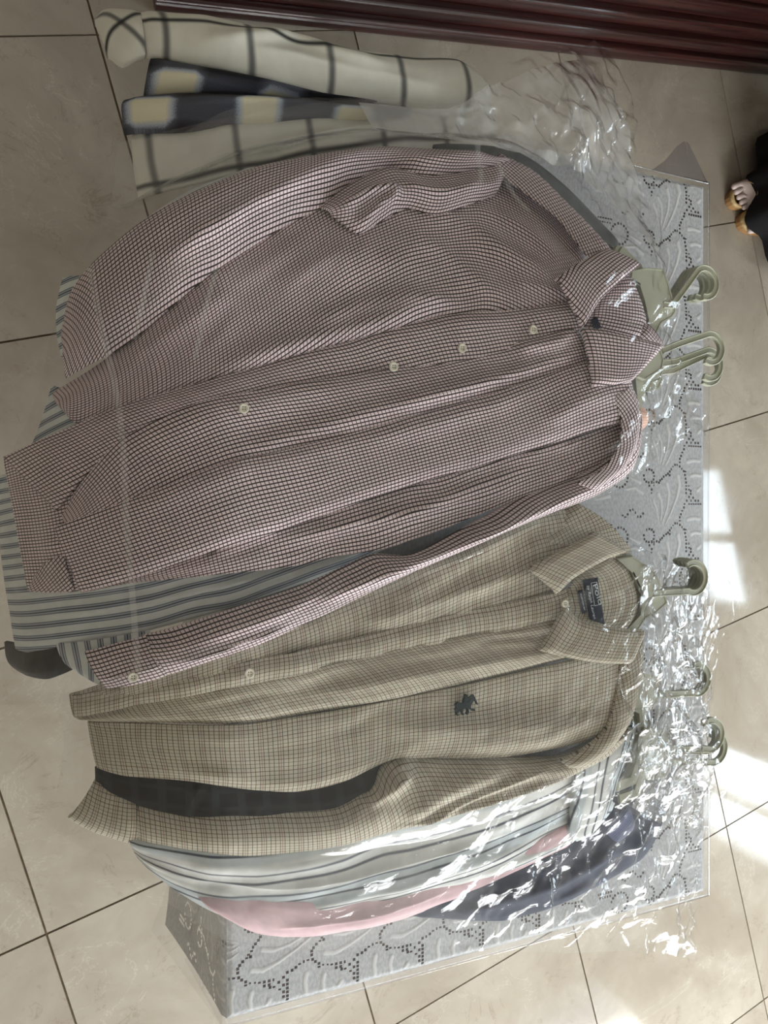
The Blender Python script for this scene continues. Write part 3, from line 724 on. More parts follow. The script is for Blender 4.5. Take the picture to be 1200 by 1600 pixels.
loft('body', [[(200, 1305), (400, 1315), (620, 1262), (800, 1212), (990, 1130)], [(205, 1325), (330, 1375), (500, 1372), (700, 1325), (850, 1270), (985, 1190)], [(214, 1344), (270, 1393), (340, 1433), (420, 1442), (600, 1412), (760, 1372), (860, 1335), (908, 1312)]],
     .46, M['greystripe'], grey, .002, 120, 60, seed=4, wr=(.0045, .16, .028), folds=[([(300, 1375), (450, 1385), (620, 1350), (800, 1300)], .010, .010, 'l'), ([(260, 1350), (420, 1355), (600, 1325)], .008, .012), ([(500, 1405), (650, 1375), (800, 1330)], .006, .010)])
loft('shoulder', [[(900, 1180), (960, 1160), (1000, 1130)], [(890, 1295), (925, 1290), (960, 1240)], [(905, 1318), (930, 1300), (965, 1258)]], .46, M['greystripe'], grey, .010, 30, 30, seed=5, uvrot=R(80))

# ---- beige tattersall shirt
KB = .74
beige = shirt('beige_tattersall_shirt', 600, 1100, 'beige tattersall shirt with a button-down collar and a dark pony emblem')
mb = M['beige']
line5 = [(136, 1131), (357, 1135), (480, 1119), (600, 1097), (760, 1064), (880, 1034), (995, 1005)]
loft('sleeve', [[(205, 1246), (280, 1266), (330, 1271), (460, 1270), (530, 1262), (580, 1230), (617, 1186), (760, 1184), (870, 1184), (962, 1150)], [(208, 1284), (300, 1302), (400, 1308), (500, 1298), (620, 1258), (760, 1222), (880, 1195), (975, 1140)], [(210, 1322), (300, 1336), (400, 1345), (500, 1331), (620, 1300), (760, 1260), (900, 1210), (950, 1184), (986, 1138)]],
     KB, mb, beige, -.016, 150, 50, seed=1, bulge=.016, wr=(.003, .12, .03),
     folds=[([(560, 1250), (615, 1215), (640, 1190)], .012, .010), ([(600, 1290), (760, 1250), (900, 1205)], .010, .006, 'r'), ([(620, 1275), (700, 1225), (790, 1190)], .009, .014), ([(640, 1285), (740, 1235), (850, 1195)], .007, .008, 't')])
cf = loft('cuff', [[(150, 1214), (175, 1230), (212, 1248)], [(128, 1247), (170, 1270), (214, 1285)], [(105, 1281), (150, 1304), (216, 1324)]], KB, mb, beige, -.012, 40, 40, seed=2, bulge=.012, wr=(.0012, .1, .05), uvrot=.15)
loft('lower_front', [line5, [(142, 1165), (300, 1180), (480, 1180), (620, 1142), (760, 1135), (870, 1120), (985, 1080)], [(151, 1204), (200, 1216), (300, 1224), (400, 1237), (470, 1239), (540, 1223), (600, 1196), (640, 1187), (800, 1185), (965, 1155)]], KB, mb, beige, -.004, 150, 60, seed=3,
     folds=[([(600, 1139), (740, 1138), (870, 1134), (950, 1128)], .009, .016, 'r'), ([(700, 1165), (800, 1160), (900, 1150)], .006, .012)], wr=(.0026, .2, .03), roll=(.001, .006, .004, .001))
loft('upper_front', [[(107, 1088), (250, 1040), (400, 985), (520, 935), (640, 880), (760, 825), (830, 795), (905, 786)], [(110, 1105), (300, 1045), (480, 1000), (660, 935), (780, 890), (850, 865), (910, 835)], [(113, 1122), (390, 1050), (640, 988), (760, 960), (850, 935), (900, 900)]],
     KB, mb, beige, -.002, 150, 60, seed=4, wr=(.004, .14, .03), folds=[([(560, 980), (700, 930), (800, 890)], .007, .012), ([(600, 945), (700, 895), (790, 850)], .006, .012), ([(640, 900), (740, 860), (850, 815)], .006, .010), ([(720, 930), (800, 900), (860, 880)], .005, .010)])
loft('placket_side', [[(114, 1120), (390, 1066), (640, 1010), (780, 985), (880, 965)], [(120, 1126), (357, 1100), (620, 1052), (800, 1022), (950, 1000)], line5], KB, mb, beige, .000, 150, 40, seed=5, wr=(.003, .2, .025), roll=(.001, .007, .004, .001), folds=[([(450, 1095), (620, 1060), (800, 1030), (900, 1010)], .006, .010)])
pl = loft('placket', [[(112, 1090), (390, 1035), (560, 998), (640, 977), (760, 950), (868, 926), (893, 920)], [(115, 1124), (390, 1071), (560, 1034), (640, 1016), (760, 992), (878, 972), (898, 968)]], KB, mb, beige, .005, 140, 20, seed=6, wr=(.003, .03, .05), uvoff=(.001, .002))
loft('yoke', [[(900, 782), (950, 812), (992, 862)], [(850, 850), (905, 858), (955, 878)]], KB, mb, beige, .002, 40, 30, seed=7, uvrot=-.5)
loft('armhole_strip', [[(1012, 1000), (1002, 1070), (986, 1130), (946, 1181), (900, 1208)], [(978, 1020), (966, 1090), (950, 1140), (920, 1168), (880, 1192)]], KB, mb, beige, .004, 60, 16, seed=1, uvrot=.3, wr=(.001, .1, .05))
inn = loft('inner_collar', [[(955, 868), (985, 888), (1003, 930), (999, 965), (985, 990)], [(905, 898), (893, 922), (891, 945), (903, 964), (930, 982)]], KB, mb, beige, .006, 50, 40, seed=2, uvrot=R(80), wr=(.001, .1, .05))
loft('collar_leaf', [[(987, 862), (946, 876), (897, 904), (873, 929)], [(932, 830), (889, 855), (850, 875), (826, 889)]], KB, mb, beige, .022, 50, 30, seed=3, wr=(.001, .1, .05), uvrot=.1, rw=.004)
loft('collar_leaf', [[(889, 946), (906, 967), (943, 979), (1013, 985)], [(868, 982), (904, 1000), (945, 1008), (1002, 1010)], [(847, 1018), (900, 1031), (950, 1038), (990, 1037)]], KB, mb, beige, .022, 60, 30, seed=4, wr=(.001, .1, .05), rw=.004)
button(pl, 390, 1052, KB, .0085); button(pl, 882, 943, KB, .016, .0052)
# woven neck label
LIFT_L = .012
lab = loft('neck_label', [[(910, 906), (921, 968)], [(934, 902), (945, 976)]], KB, M['label'], inn, LIFT_L, 30, 12, seed=2, wr=(0, .1, .1), big=0, warp=0, roll=0, skirt=.001)
lab2 = loft('size_label', [[(903, 923), (909, 959)], [(910, 921), (917, 957)]], KB, M['label'], inn, LIFT_L + .0004, 20, 8, seed=2, wr=(0, .1, .1), big=0, warp=0, roll=0, skirt=.001)
def lettering(parent, text, px, py, px2, py2, size, k, lift, name='lettering', shear=0.0, squeeze=1.0):
    cu = D.curves.new('lettering', 'FONT'); cu.body = text; cu.size = size; cu.extrude = .0002; cu.shear = shear
    cu.align_x = 'LEFT'; cu.align_y = 'CENTER'
    tmp = D.objects.new('tmp', cu); C.objects.link(tmp); bpy.context.view_layer.update()
    me = D.meshes.new_from_object(tmp.evaluated_get(bpy.context.evaluated_depsgraph_get())); D.objects.remove(tmp)
    a = P3(px, py, k, lift); b = P3(px2, py2, k, lift); ex = (b - a); L = ex.length; ex.normalize(); ez = Vector((0, 0, 1)); ey = ez.cross(ex).normalized(); ez = ex.cross(ey)
    wmax = max(v.co.x for v in me.vertices) or 1
    s = L / wmax * squeeze; o0 = origin(parent)
    for v in me.vertices: v.co = a + ex * (v.co.x * s) + ey * v.co.y + ez * (v.co.z + .0004) - o0
    return link(name, me, M['print'], parent, False)
LT = LIFT_L + .0010
lettering(lab, 'Polo', 928.5, 912, 938.5, 944.5, .0105, KB, LT)
lettering(lab, 'by Ralph Lauren', 918, 914, 929, 967, .0062, KB, LT, shear=.25)
fr = [P3(*q, KB, LT) for q in ((923.5, 911), (932.5, 909.5), (939.5, 944), (929, 946.5))]
pr = [(-.0003, -.0002), (.0003, -.0002), (.0003, .0003), (-.0003, .0003)]
v, f = [], []
for i in range(4):
    a, b = sweep([fr[i], fr[(i + 1) % 4]], pr); o = len(v); v += a; f += [tuple(q + o for q in r) for r in b]
pydata('label_border', v, f, M['print'], lab, False)
lettering(lab2, 'CUSTOM FIT', 907, 927, 913, 954, .0030, KB, LT)
# pony emblem: rider with a raised mallet on a galloping horse
def emblem():
    polys = [[(0, 30), (6, 22), (14, 20), (22, 24), (40, 26), (56, 22), (64, 28), (66, 38), (60, 46), (44, 50), (26, 48), (14, 44), (8, 52), (4, 60), (0, 52), (4, 42)],     # body and tail
             [(56, 24), (66, 12), (74, 6), (82, 10), (88, 18), (82, 20), (76, 18), (70, 30), (64, 38)],                    # neck and head
             [(14, 42), (22, 46), (16, 58), (8, 66), (12, 74), (6, 76), (2, 66), (10, 54)], [(26, 46), (34, 48), (30, 62), (36, 72), (30, 76), (24, 62)],
             [(54, 46), (62, 42), (72, 54), (84, 56), (84, 61), (70, 60)], [(48, 48), (54, 47), (58, 62), (52, 74), (46, 74), (52, 62)],
             [(32, 30), (36, 8), (42, 0), (50, 4), (52, 14), (48, 28), (44, 40), (38, 44)], [(40, -2), (42, -10), (48, -12), (52, -6), (50, 2)],     # rider and helmet
             [(48, 8), (66, 0), (78, -8), (96, 34), (93, 36), (76, -3), (66, 6), (50, 14)]]
    v, f = [], []
    c = P3(729, 1102, KB, .004); sc = .030 / 96
    for p in polys:
        o = len(v); n = len(p)
        pts = []
        for x, y in p: pts.append((c.x + (x - 46) * sc, c.y - (y - 32) * sc * .95 + .0006))
        for z in (-.001, .0042):
            for q in pts: v.append((q[0], q[1], float(surf(np.array([q[0]]), np.array([q[1]]), KB)[0]) + z))
        f += [tuple(range(o + n, o + 2 * n))[::-1]] + [(o + i, o + (i + 1) % n, o + n + (i + 1) % n, o + n + i) for i in range(n)]
    return pydata('pony_emblem', v, f, M['logo'], beige, False)
emblem()

# ---- burgundy graph check shirt
HM_UNDER = HM.copy()
red = shirt('burgundy_checked_shirt', 560, 620, 'burgundy and white graph check shirt lying on top of the pile')
mr = M['red']
line1 = [(4, 713), (58, 688), (185, 634), (319, 594), (420, 561), (540, 528), (697, 491), (820, 481), (905, 468)]
loft('back_panel', [[(4, 713), (60, 690), (190, 632), (330, 592), (500, 545)], [(20, 800), (80, 800), (200, 770), (330, 735), (500, 690)], [(42, 924), (110, 926), (200, 906), (330, 880), (500, 850)]], 1, mr, red, -.010, 120, 60, seed=1, folds=[([(60, 860), (100, 850), (150, 850)], .006, .008)])
loft('hem_corner', [[(50, 905), (70, 880), (98, 866)], [(44, 924), (80, 926), (116, 924)]], 1, mr, red, -.002, 24, 20, seed=3, uvrot=.4)
loft('upper_front', [[(80, 614), (160, 562), (260, 478), (350, 408), (450, 338), (540, 285), (640, 250), (770, 245), (850, 300), (922, 380)], [(88, 630), (170, 600), (290, 540), (420, 470), (540, 415), (660, 385), (770, 375), (850, 400), (905, 440)], [(97, 640), (125, 662), (200, 634), (320, 600), (420, 568), (540, 535), (697, 498), (820, 489), (905, 478), (920, 500)]],
     1, mr, red, -.006, 190, 120, seed=2, wr=(.003, .14, .035), big=.006,
     folds=[([(330, 575), (440, 545), (560, 512), (650, 485), (690, 470)], .011, .016, 'r'), ([(470, 510), (560, 480), (640, 465), (720, 480)], .008, .012), ([(190, 560), (260, 520), (360, 450)], .007, .014), ([(430, 430), (560, 400), (680, 420)], .005, .03),
            ([(640, 330), (720, 350), (800, 400), (870, 440)], .006, .016), ([(620, 360), (700, 400), (780, 470)], .004, .012), ([(700, 320), (800, 350), (890, 420)], .006, .014), ([(800, 440), (860, 455), (900, 462)], .006, .008)])
loft('side_panel', [[(120, 918), (196, 903), (312, 862), (400, 830), (613, 762), (768, 716), (965, 655), (988, 648)], [(122, 922), (250, 900), (400, 860), (560, 825), (700, 785), (820, 745), (960, 690), (985, 680)], [(126, 927), (199, 913), (322, 900), (460, 885), (523, 870), (600, 858), (700, 824), (820, 775), (900, 748), (960, 718), (980, 706)]],
     1, mr, red, -.002, 170, 50, seed=3, wr=(.003, .12, .02), folds=[([(430, 850), (560, 815), (640, 800), (720, 770), (860, 720)], .010, .010, 'r'), ([(560, 840), (640, 820), (740, 780), (830, 745)], .007, .008), ([(690, 740), (800, 715), (930, 680)], .006, .010)])
loft('under_placket', [line1, [(87, 798), (130, 746), (192, 690), (308, 640), (400, 620), (540, 598), (673, 577), (820, 545), (905, 525)]], 1, mr, red, .004, 190, 40, seed=4, wr=(.002, .2, .03), roll=(.006, .002, .003, .002), folds=[([(120, 790), (160, 735), (200, 690)], .007, .012)])
lift1 = .007
pf = loft('placket', [[(96, 806), (130, 750), (192, 684), (308, 629), (400, 610), (540, 587), (673, 564), (820, 530), (905, 512)], [(98, 812), (160, 765), (270, 700), (380, 662), (540, 630), (673, 598), (820, 562), (916, 540)], [(101, 818), (196, 792), (348, 738), (420, 722), (520, 695), (603, 674), (773, 624), (928, 572)]],
          1, mr, red, lift1, 190, 50, seed=5, wr=(.0022, .2, .03), roll=(.004, .001, .004, .001), folds=[([(330, 720), (430, 690), (560, 650), (700, 610), (800, 590)], .006, .012), ([(600, 640), (720, 610), (860, 565), (920, 545)], .008, .010), ([(800, 545), (860, 535), (905, 505)], .009, .011)])
loft('lower_front', [[(83, 824), (196, 783), (348, 725), (420, 709), (500, 690), (603, 662), (773, 614), (928, 561), (980, 552)], [(104, 875), (200, 845), (350, 785), (600, 720), (780, 670), (950, 610), (988, 604)], [(125, 927), (196, 909), (312, 869), (420, 837), (613, 768), (768, 723), (968, 660), (990, 652)]],
     1, mr, red, .013, 190, 80, seed=6, wr=(.0018, .25, .045), big=.003, roll=(.003, .006, .004, .002), folds=[([(560, 690), (700, 655), (830, 610)], .004, .012), ([(850, 660), (910, 625), (960, 615)], .005, .012)])
loft('elbow_fold', [[(500, 320), (540, 290), (606, 256), (680, 268), (785, 252)], [(512, 328), (550, 325), (606, 298), (690, 300), (785, 275)], [(522, 336), (561, 363), (595, 345), (640, 322), (690, 332), (780, 300)]], 1, mr, red, .008, 80, 40, seed=7, wr=(.002, .05, .02), bulge=.008,
     folds=[([(520, 335), (570, 305), (610, 300), (600, 335)], .012, .008), ([(610, 290), (690, 305), (760, 285)], .010, .010), ([(560, 355), (585, 330), (600, 312)], .008, .006)])
s1 = loft('sleeve', [[(140, 410), (215, 348), (300, 300), (400, 262), (500, 240), (600, 228), (740, 236), (800, 252)], [(150, 490), (230, 440), (310, 375), (400, 315), (500, 275), (600, 245), (700, 256), (790, 256)], [(165, 556), (210, 526), (326, 428), (384, 388), (452, 347), (508, 321), (540, 294), (606, 263), (655, 284), (775, 262)]],
          1, mr, red, .004, 170, 60, seed=1, bulge=.018, wr=(.003, .12, .03), folds=[([(250, 420), (350, 350), (470, 290), (590, 245)], .009, .014), ([(200, 400), (320, 320), (450, 265), (580, 240)], .006, .014), ([(610, 258), (660, 262), (760, 245)], .010, .012)])
loft('cuff', [[(95, 515), (110, 455), (142, 408)], [(98, 550), (128, 510), (160, 478)], [(102, 589), (135, 572), (170, 552)]], 1, mr, red, .006, 40, 40, seed=2, bulge=.014, wr=(.001, .1, .06), uvrot=.25)
s3 = loft('sleeve', [[(222, 995), (268, 983), (364, 952), (464, 920), (540, 885), (581, 866), (640, 866), (720, 827), (821, 773), (900, 742), (960, 702), (985, 640)], [(240, 1025), (380, 985), (500, 935), (620, 888), (740, 840), (850, 785), (930, 750), (980, 705), (993, 645)], [(258, 1058), (400, 1011), (500, 966), (600, 916), (700, 870), (840, 811), (940, 771), (990, 730), (1001, 655)]],
          1, mr, red, -.004, 190, 60, seed=3, bulge=.014, wr=(.003, .12, .02), folds=[([(270, 1035), (330, 1020), (380, 1000), (460, 975)], .008, .006, 'l'), ([(480, 940), (600, 895), (720, 845), (830, 790)], .009, .010), ([(300, 1000), (420, 960), (520, 915)], .005, .010), ([(700, 860), (820, 805), (930, 760)], .007, .007)])
c3 = loft('cuff', [[(131, 1020), (180, 1006), (228, 994)], [(146, 1048), (195, 1036), (242, 1024)], [(166, 1078), (215, 1070), (262, 1057)]], 1, mr, red, .000, 40, 36, seed=4, bulge=.010, wr=(.001, .1, .05), folds=[([(160, 1060), (210, 1048), (250, 1040)], .004, .004, 'l')])
loft('yoke', [[(782, 236), (840, 268), (900, 326), (962, 390)], [(770, 264), (815, 300), (870, 345), (922, 405)]], 1, mr, red, .011, 60, 20, seed=5, uvrot=-.3, wr=(.0012, .1, .05), roll=(.006, .0005, .001, .001), skirt=.0015)
loft('yoke', [[(990, 600), (1003, 640), (1000, 690), (978, 735), (935, 768)], [(958, 620), (970, 660), (964, 700), (940, 734), (900, 756)]], 1, mr, red, .015, 60, 20, seed=6, uvrot=.3, wr=(.0012, .1, .05), roll=(.006, .0005, .001, .001), skirt=.0015)
inr = loft('inner_collar', [[(985, 425), (1004, 470), (1012, 500), (1006, 535)], [(942, 455), (925, 485), (915, 505), (925, 522)]], 1, mr, red, .004, 50, 40, seed=7, uvrot=R(75), wr=(.001, .1, .05))
loft('collar_band', [[(1012, 500), (1030, 520), (1046, 540)], [(995, 520), (1005, 535), (1020, 548)]], 1, mr, red, .006, 20, 14, seed=2)
loft('collar_leaf', [[(1007, 410), (975, 437), (940, 469), (915, 511)], [(951, 385), (925, 399), (900, 413), (876, 431)]], 1, mr, red, .026, 60, 40, seed=1, wr=(.001, .1, .05), rw=.004)
loft('collar_leaf', [[(914, 511), (955, 516), (1000, 526), (1042, 538)], [(922, 560), (955, 562), (985, 565), (1015, 568)], [(931, 603), (950, 602), (970, 600), (986, 598)]], 1, mr, red, .026, 60, 40, seed=2, wr=(.001, .1, .05), rw=.004)
loft('neck_label', [[(922, 500), (932, 494)], [(930, 516), (940, 512)]], 1, M['label'], inr, .012, 8, 8, wr=(0, .1, .1), big=0, warp=0, roll=0, skirt=.001)
for q in ((381, 638), (615, 573), (722, 544), (833, 515)): button(pf, q[0], q[1], 1, lift1 + .006)
button(c3, 208, 1058, 1, .014)

# ================================================================== hangers
GRP = 'sage plastic hangers in the pile'
def hanger(label, c, r, stem, a0, a1, neck, z, dz_body=0.0, plate=None, arms=.07, big=False):
    """c, r, stem, neck in pixels of the photo, turned into metres on the plane z"""
    W = lambda q: Vector((*at(q[0], q[1], z), z))
    n0 = W(neck); root = empty('plastic_hanger', n0); tag(root, label, 'hanger', GRP)
    cc = W(c); rr = (W((c[0], c[1] + r)) - cc).length
    pts = []; s0 = W(stem)
    A = [math.radians(a0 + (a1 - a0) * i / 28) for i in range(29)]
    arc = [cc + Vector((rr * math.cos(a), rr * math.sin(a), 0)) for a in A]
    path = [n0.lerp(s0, .5), s0] + [s0.lerp(arc[0], t) for t in (.35, .7)] + arc
    w_, t_ = .0047, .0058
    prof = [(-w_, 0), (-w_, t_), (-w_ + .0011, t_ + .0004), (-w_ + .002, t_ - .0016), (w_ - .002, t_ - .0016), (w_ - .0011, t_ + .0004), (w_, t_), (w_, 0)]
    v, f = sweep(path, prof[::-1]); pydata('hook', v, f, M['hanger'], root, smooth=False)
    ax = (s0 - n0); ax.z = 0; ax.normalize(); ay = Vector((-ax.y, ax.x, 0))
    if plate is None:
        poly = [n0 + ax * a + ay * b for a, b in ((.030, .012), (.022, .024), (-.012, .028), (-.022, .02), (-.022, -.02), (-.012, -.028), (.022, -.024), (.030, -.012))]
        poly = [(p.x, p.y) for p in poly]
    else: poly = [at(q[0], q[1], z) for q in plate]
    a = sum(poly[i][0] * poly[(i + 1) % len(poly)][1] - poly[(i + 1) % len(poly)][0] * poly[i][1] for i in range(len(poly)))
    if a < 0: poly = poly[::-1]
    v, f = prism(poly, z - .002, z + .004, .0012); nk = pydata('neck_plate', v, f, M['hanger'], root, smooth=False)
    pr = [(poly[i][0], poly[i][1], z + .0042) for i in range(len(poly))]
    cx = sum(p[0] for p in pr) / len(pr); cy = sum(p[1] for p in pr) / len(pr)
    rp = [Vector((p[0] + (cx - p[0]) * .04, p[1] + (cy - p[1]) * .04, p[2] - .0008)) for p in pr]
    v, f = sweep(rp + rp[:2], [(-.0011, 0), (-.0011, .0014), (.0011, .0014), (.0011, 0)], cap=False); pydata('rim', v, f, M['hanger'], nk, smooth=False)
    for sg in (1, -1):
        q = [n0 - ax * .01 + ay * sg * .015, n0 - ax * .02 + ay * sg * .05, n0 - ax * .05 + ay * sg * arms]
        q = [Vector((p.x, p.y, z - .010)) for p in q]
        v, f = sweep(q, [(-.007, 0), (-.007, .006), (.007, .006), (.007, 0)]); pydata('arm', v, f, M['hanger'], root, smooth=False)
    return root
ORD = ['topmost', 'second', 'third', 'lowest']
hanger('sage plastic hanger whose neck plate shows inside the burgundy collar', (1098, 443), 22.5, (1046, 479), 142, -100, (1020, 476), .815,
       plate=[(984, 424), (1008, 419), (1033, 421), (1040, 440), (1053, 488), (1047, 498), (1030, 507), (1018, 532), (1001, 527), (1008, 512), (1011, 503), (1004, 470), (996, 445), (982, 436)])
for i, zz in enumerate((.803, .791)):
    hanger('sage plastic hanger stacked %s under the hook above the burgundy collar' % ('second', 'third')[i], (1098 - 9 * (i + 1), 445 + 2 * i), 22, (1046 - 9 * i, 479), 142, -112, (1010, 474), zz)
for i, (c, st, zz) in enumerate((((1107, 545), (1058, 538), .808), ((1105, 570), (1052, 566), .790), ((1104, 577), (1048, 580), .776))):
    hanger('sage plastic hanger, %s of the three hooks below the burgundy collar' % ('topmost', 'middle', 'lowest')[i], c, 22, st, 108, -118, (1005, 560 + 12 * i), zz)
for i in range(4):
    kw = dict(plate=[(962, 872), (985, 868), (1018, 890), (1030, 912), (1040, 942), (1024, 956), (1006, 966), (990, 990), (978, 984), (998, 962), (1003, 930), (985, 892)]) if i == 0 else {}
    hanger(('sage plastic hanger with its neck plate inside the beige collar', 'sage plastic hanger directly under the beige collar hanger', 'third sage plastic hanger down by the beige collar', 'lowest sage plastic hanger by the beige collar')[i],
           (1080 - 6 * i, 902 - i), 23.5, (1030 - 6 * i, 926), -118, 122, (1005 - 5 * i, 928), .800 - .008 * i, **kw)
for i in range(2):
    hanger('sage plastic hanger, %s of the two hooks between beige collar and navy shirt' % ('upper', 'lower')[i], (1086 - 8 * i, 1060), 22.5, (1040 - 8 * i, 1084), -112, 105, (1000, 1080), .778 - .010 * i, arms=.07)
for i, (c, zz) in enumerate((((1107, 1147), .772), ((1099, 1150), .762), ((1112, 1168), .752))):
    hanger('sage plastic hanger, %s of the hooks nearest the navy shirt' % ('topmost', 'middle', 'lowest')[i], c, 22.5, (c[0] - 50, c[1] + 22), -112, 105, (c[0] - 90, c[1] + 20), zz, arms=.06)

# ================================================================== thin plastic garment bags
def project(x, y, z):
    dz = z - H; cx = x * CT + dz * ST; cz = x * ST - dz * CT
    return 600 + F * cx / cz, 800 - F * y / cz
def crumple(k, lift, zones, seed, fine, dirn=60):
    """random sharp creases: zones = (x0, y0, x1, y1, count, angle, spread, length px, amplitude m)"""
    rs = np.random.RandomState(seed); cr = []
    for x0, y0, x1, y1, n, ang, spr, ln, amp in zones:
        for _ in range(n):
            px, py = rs.uniform(x0, x1), rs.uniform(y0, y1); a = math.radians(ang + rs.normal() * spr); L = ln * rs.uniform(.35, 1.3) / 2
            q = np.array([(px - L * math.cos(a), py + L * math.sin(a)), (px + rs.normal() * L * .12, py + rs.normal() * L * .12), (px + L * math.cos(a), py - L * math.sin(a))])
            x, y, _ = on(q[:, 0], q[:, 1], k, lift); wd = rs.uniform(.005, .022); cr.append((np.stack([x, y], 1), wd * rs.uniform(.10, .50) * (amp / .010) * rs.choice([1, 1, -.7]), wd))
    def fn(X, Y):
        Z = np.zeros(X.shape)
        for pts, amp, wd in cr:
            lo = pts.min(0) - wd; hi = pts.max(0) + wd
            m = (X > lo[0]) & (X < hi[0]) & (Y > lo[1]) & (Y < hi[1])
            if not m.any(): continue
            d, al = seg_dist(X[m], Y[m], pts)
            Z[m] += amp * np.maximum(0, 1 - np.abs(d) / wd) * np.minimum(1, np.minimum(al, 1 - al) * 4)
        c, s_ = math.cos(math.radians(dirn)), math.sin(math.radians(dirn)); P = X * c + Y * s_; Q = -X * s_ + Y * c
        f1 = np.abs(noise2(P / .06 + .5 * noise2(P / .05, Q / .05, 1), Q / .014, seed)); f2 = np.abs(noise2(P / .03, Q / .008 + .6 * noise2(P / .03, Q / .03, 2), seed + 1))
        Z += fine(X, Y) * (f1 * .55 + f2 * .12)
        return Z
    return fn
def gauss_px(k, lift, spots, floor_):
    sp = []
    for px, py, rpx, amp in spots:
        p = P3(px, py, k, lift); q = P3(px + rpx, py, k, lift); sp.append((p.x, p.y, (q - p).length, amp))
    def fn(X, Y):
        A = np.full(X.shape, floor_)
        for x, y, r, a in sp: A = A + a * np.exp(-((X - x) ** 2 + (Y - y) ** 2) / (r * r))
        return A
    return fn
def bag(name, label, rails, k, lift, zones, spots, seed, floor_=.0012, nu=300, nv=240, mat='bag', puff=(), dirn=60, under=False):
    r = shirt(name, 600, 900, label); r['category'] = 'garment bag'
    cf = crumple(k, lift, zones, seed, gauss_px(k, lift, spots, floor_), dirn); pf_ = gauss_px(k, lift, puff, 0.0)
    loft('bag_film', rails, k, M[mat], r, lift, nu, nv, wr=(.001, .2, .1), seed=seed, roll=0, skirt=0, warp=0, big=.002, under=under, extra=lambda X, Y: cf(X, Y) + pf_(X, Y))
    return r
BAG1 = bag('garment_bag', 'clear plastic garment bag around the burgundy checked shirt, crumpled by its collar',
    [[(180, 225), (300, 195), (420, 172), (560, 156), (700, 165), (760, 125), (850, 95), (905, 80), (932, 60)],
     [(176, 300), (330, 262), (500, 238), (680, 222), (830, 175), (930, 140), (972, 122)],
     [(130, 405), (350, 350), (600, 330), (800, 300), (930, 290), (990, 300)],
     [(82, 530), (350, 450), (650, 410), (900, 400), (1052, 430)],
     [(50, 640), (350, 560), (650, 520), (900, 500), (1064, 540)],
     [(10, 740), (350, 680), (650, 620), (900, 600), (1040, 612), (1117, 662)],
     [(-12, 900), (300, 860), (600, 780), (850, 715), (1000, 690), (1068, 694)],
     [(0, 1102), (90, 1096), (200, 1084), (400, 1022), (600, 930), (840, 822), (940, 780), (992, 744)]], 1.0, .022,
    [(720, 80, 960, 260, 70, -60, 30, 90, .012), (800, 200, 1010, 430, 60, -55, 20, 130, .010), (930, 380, 1060, 560, 40, 40, 35, 70, .009), (960, 540, 1110, 720, 60, 60, 30, 80, .012), (500, 150, 780, 240, 30, 25, 25, 90, .007),
     (850, 380, 1000, 640, 10, 45, 20, 90, .006), (150, 420, 240, 1050, 8, -80, 8, 260, .005), (20, 1000, 240, 1100, 14, 10, 20, 80, .006), (300, 250, 900, 900, 14, 50, 40, 60, .003), (900, 650, 1000, 760, 14, 25, 15, 90, .008)],
    [(850, 170, 130, .010), (950, 330, 90, .008), (1040, 470, 60, .008), (1050, 650, 70, .012), (120, 1070, 60, .005)], 3, nu=330, nv=280, puff=[(860, 150, 90, .035), (980, 330, 60, .012), (1060, 640, 60, -.02)])
BAG2 = bag('garment_bag', 'clear plastic garment bag around the beige tattersall shirt, its mouth twisted over the hooks',
    [[(95, 1085), (300, 1020), (520, 935), (700, 855), (850, 792), (960, 838), (1030, 880)],
     [(90, 1110), (400, 1050), (700, 980), (900, 925), (1050, 900), (1100, 930), (1148, 918)],
     [(100, 1160), (400, 1150), (700, 1080), (900, 1040), (1040, 1000), (1115, 1040)],
     [(90, 1230), (400, 1240), (700, 1180), (900, 1130), (1040, 1110), (1118, 1170)],
     [(80, 1290), (300, 1320), (600, 1292), (850, 1228), (1040, 1230), (1142, 1288)],
     [(200, 1346), (400, 1356), (640, 1312), (880, 1245), (1020, 1280), (1095, 1292)]], KB, .026,
    [(960, 860, 1070, 1000, 70, 62, 18, 110, .012), (940, 1000, 1090, 1200, 90, -72, 18, 130, .012), (900, 1120, 1080, 1290, 60, 50, 30, 100, .010), (1060, 920, 1140, 1250, 40, 75, 12, 110, .009), (600, 1180, 950, 1300, 24, 55, 20, 80, .005), (840, 930, 1010, 1060, 10, 30, 8, 150, .007), (600, 800, 860, 1050, 9, 60, 10, 90, .005), (100, 1100, 420, 1330, 10, 45, 15, 110, .005)],
    [(1020, 950, 70, .012), (1030, 1100, 80, .014), (1050, 1220, 80, .012), (930, 1220, 70, .008)], 5, nu=330, nv=240, mat='bag', under=True)
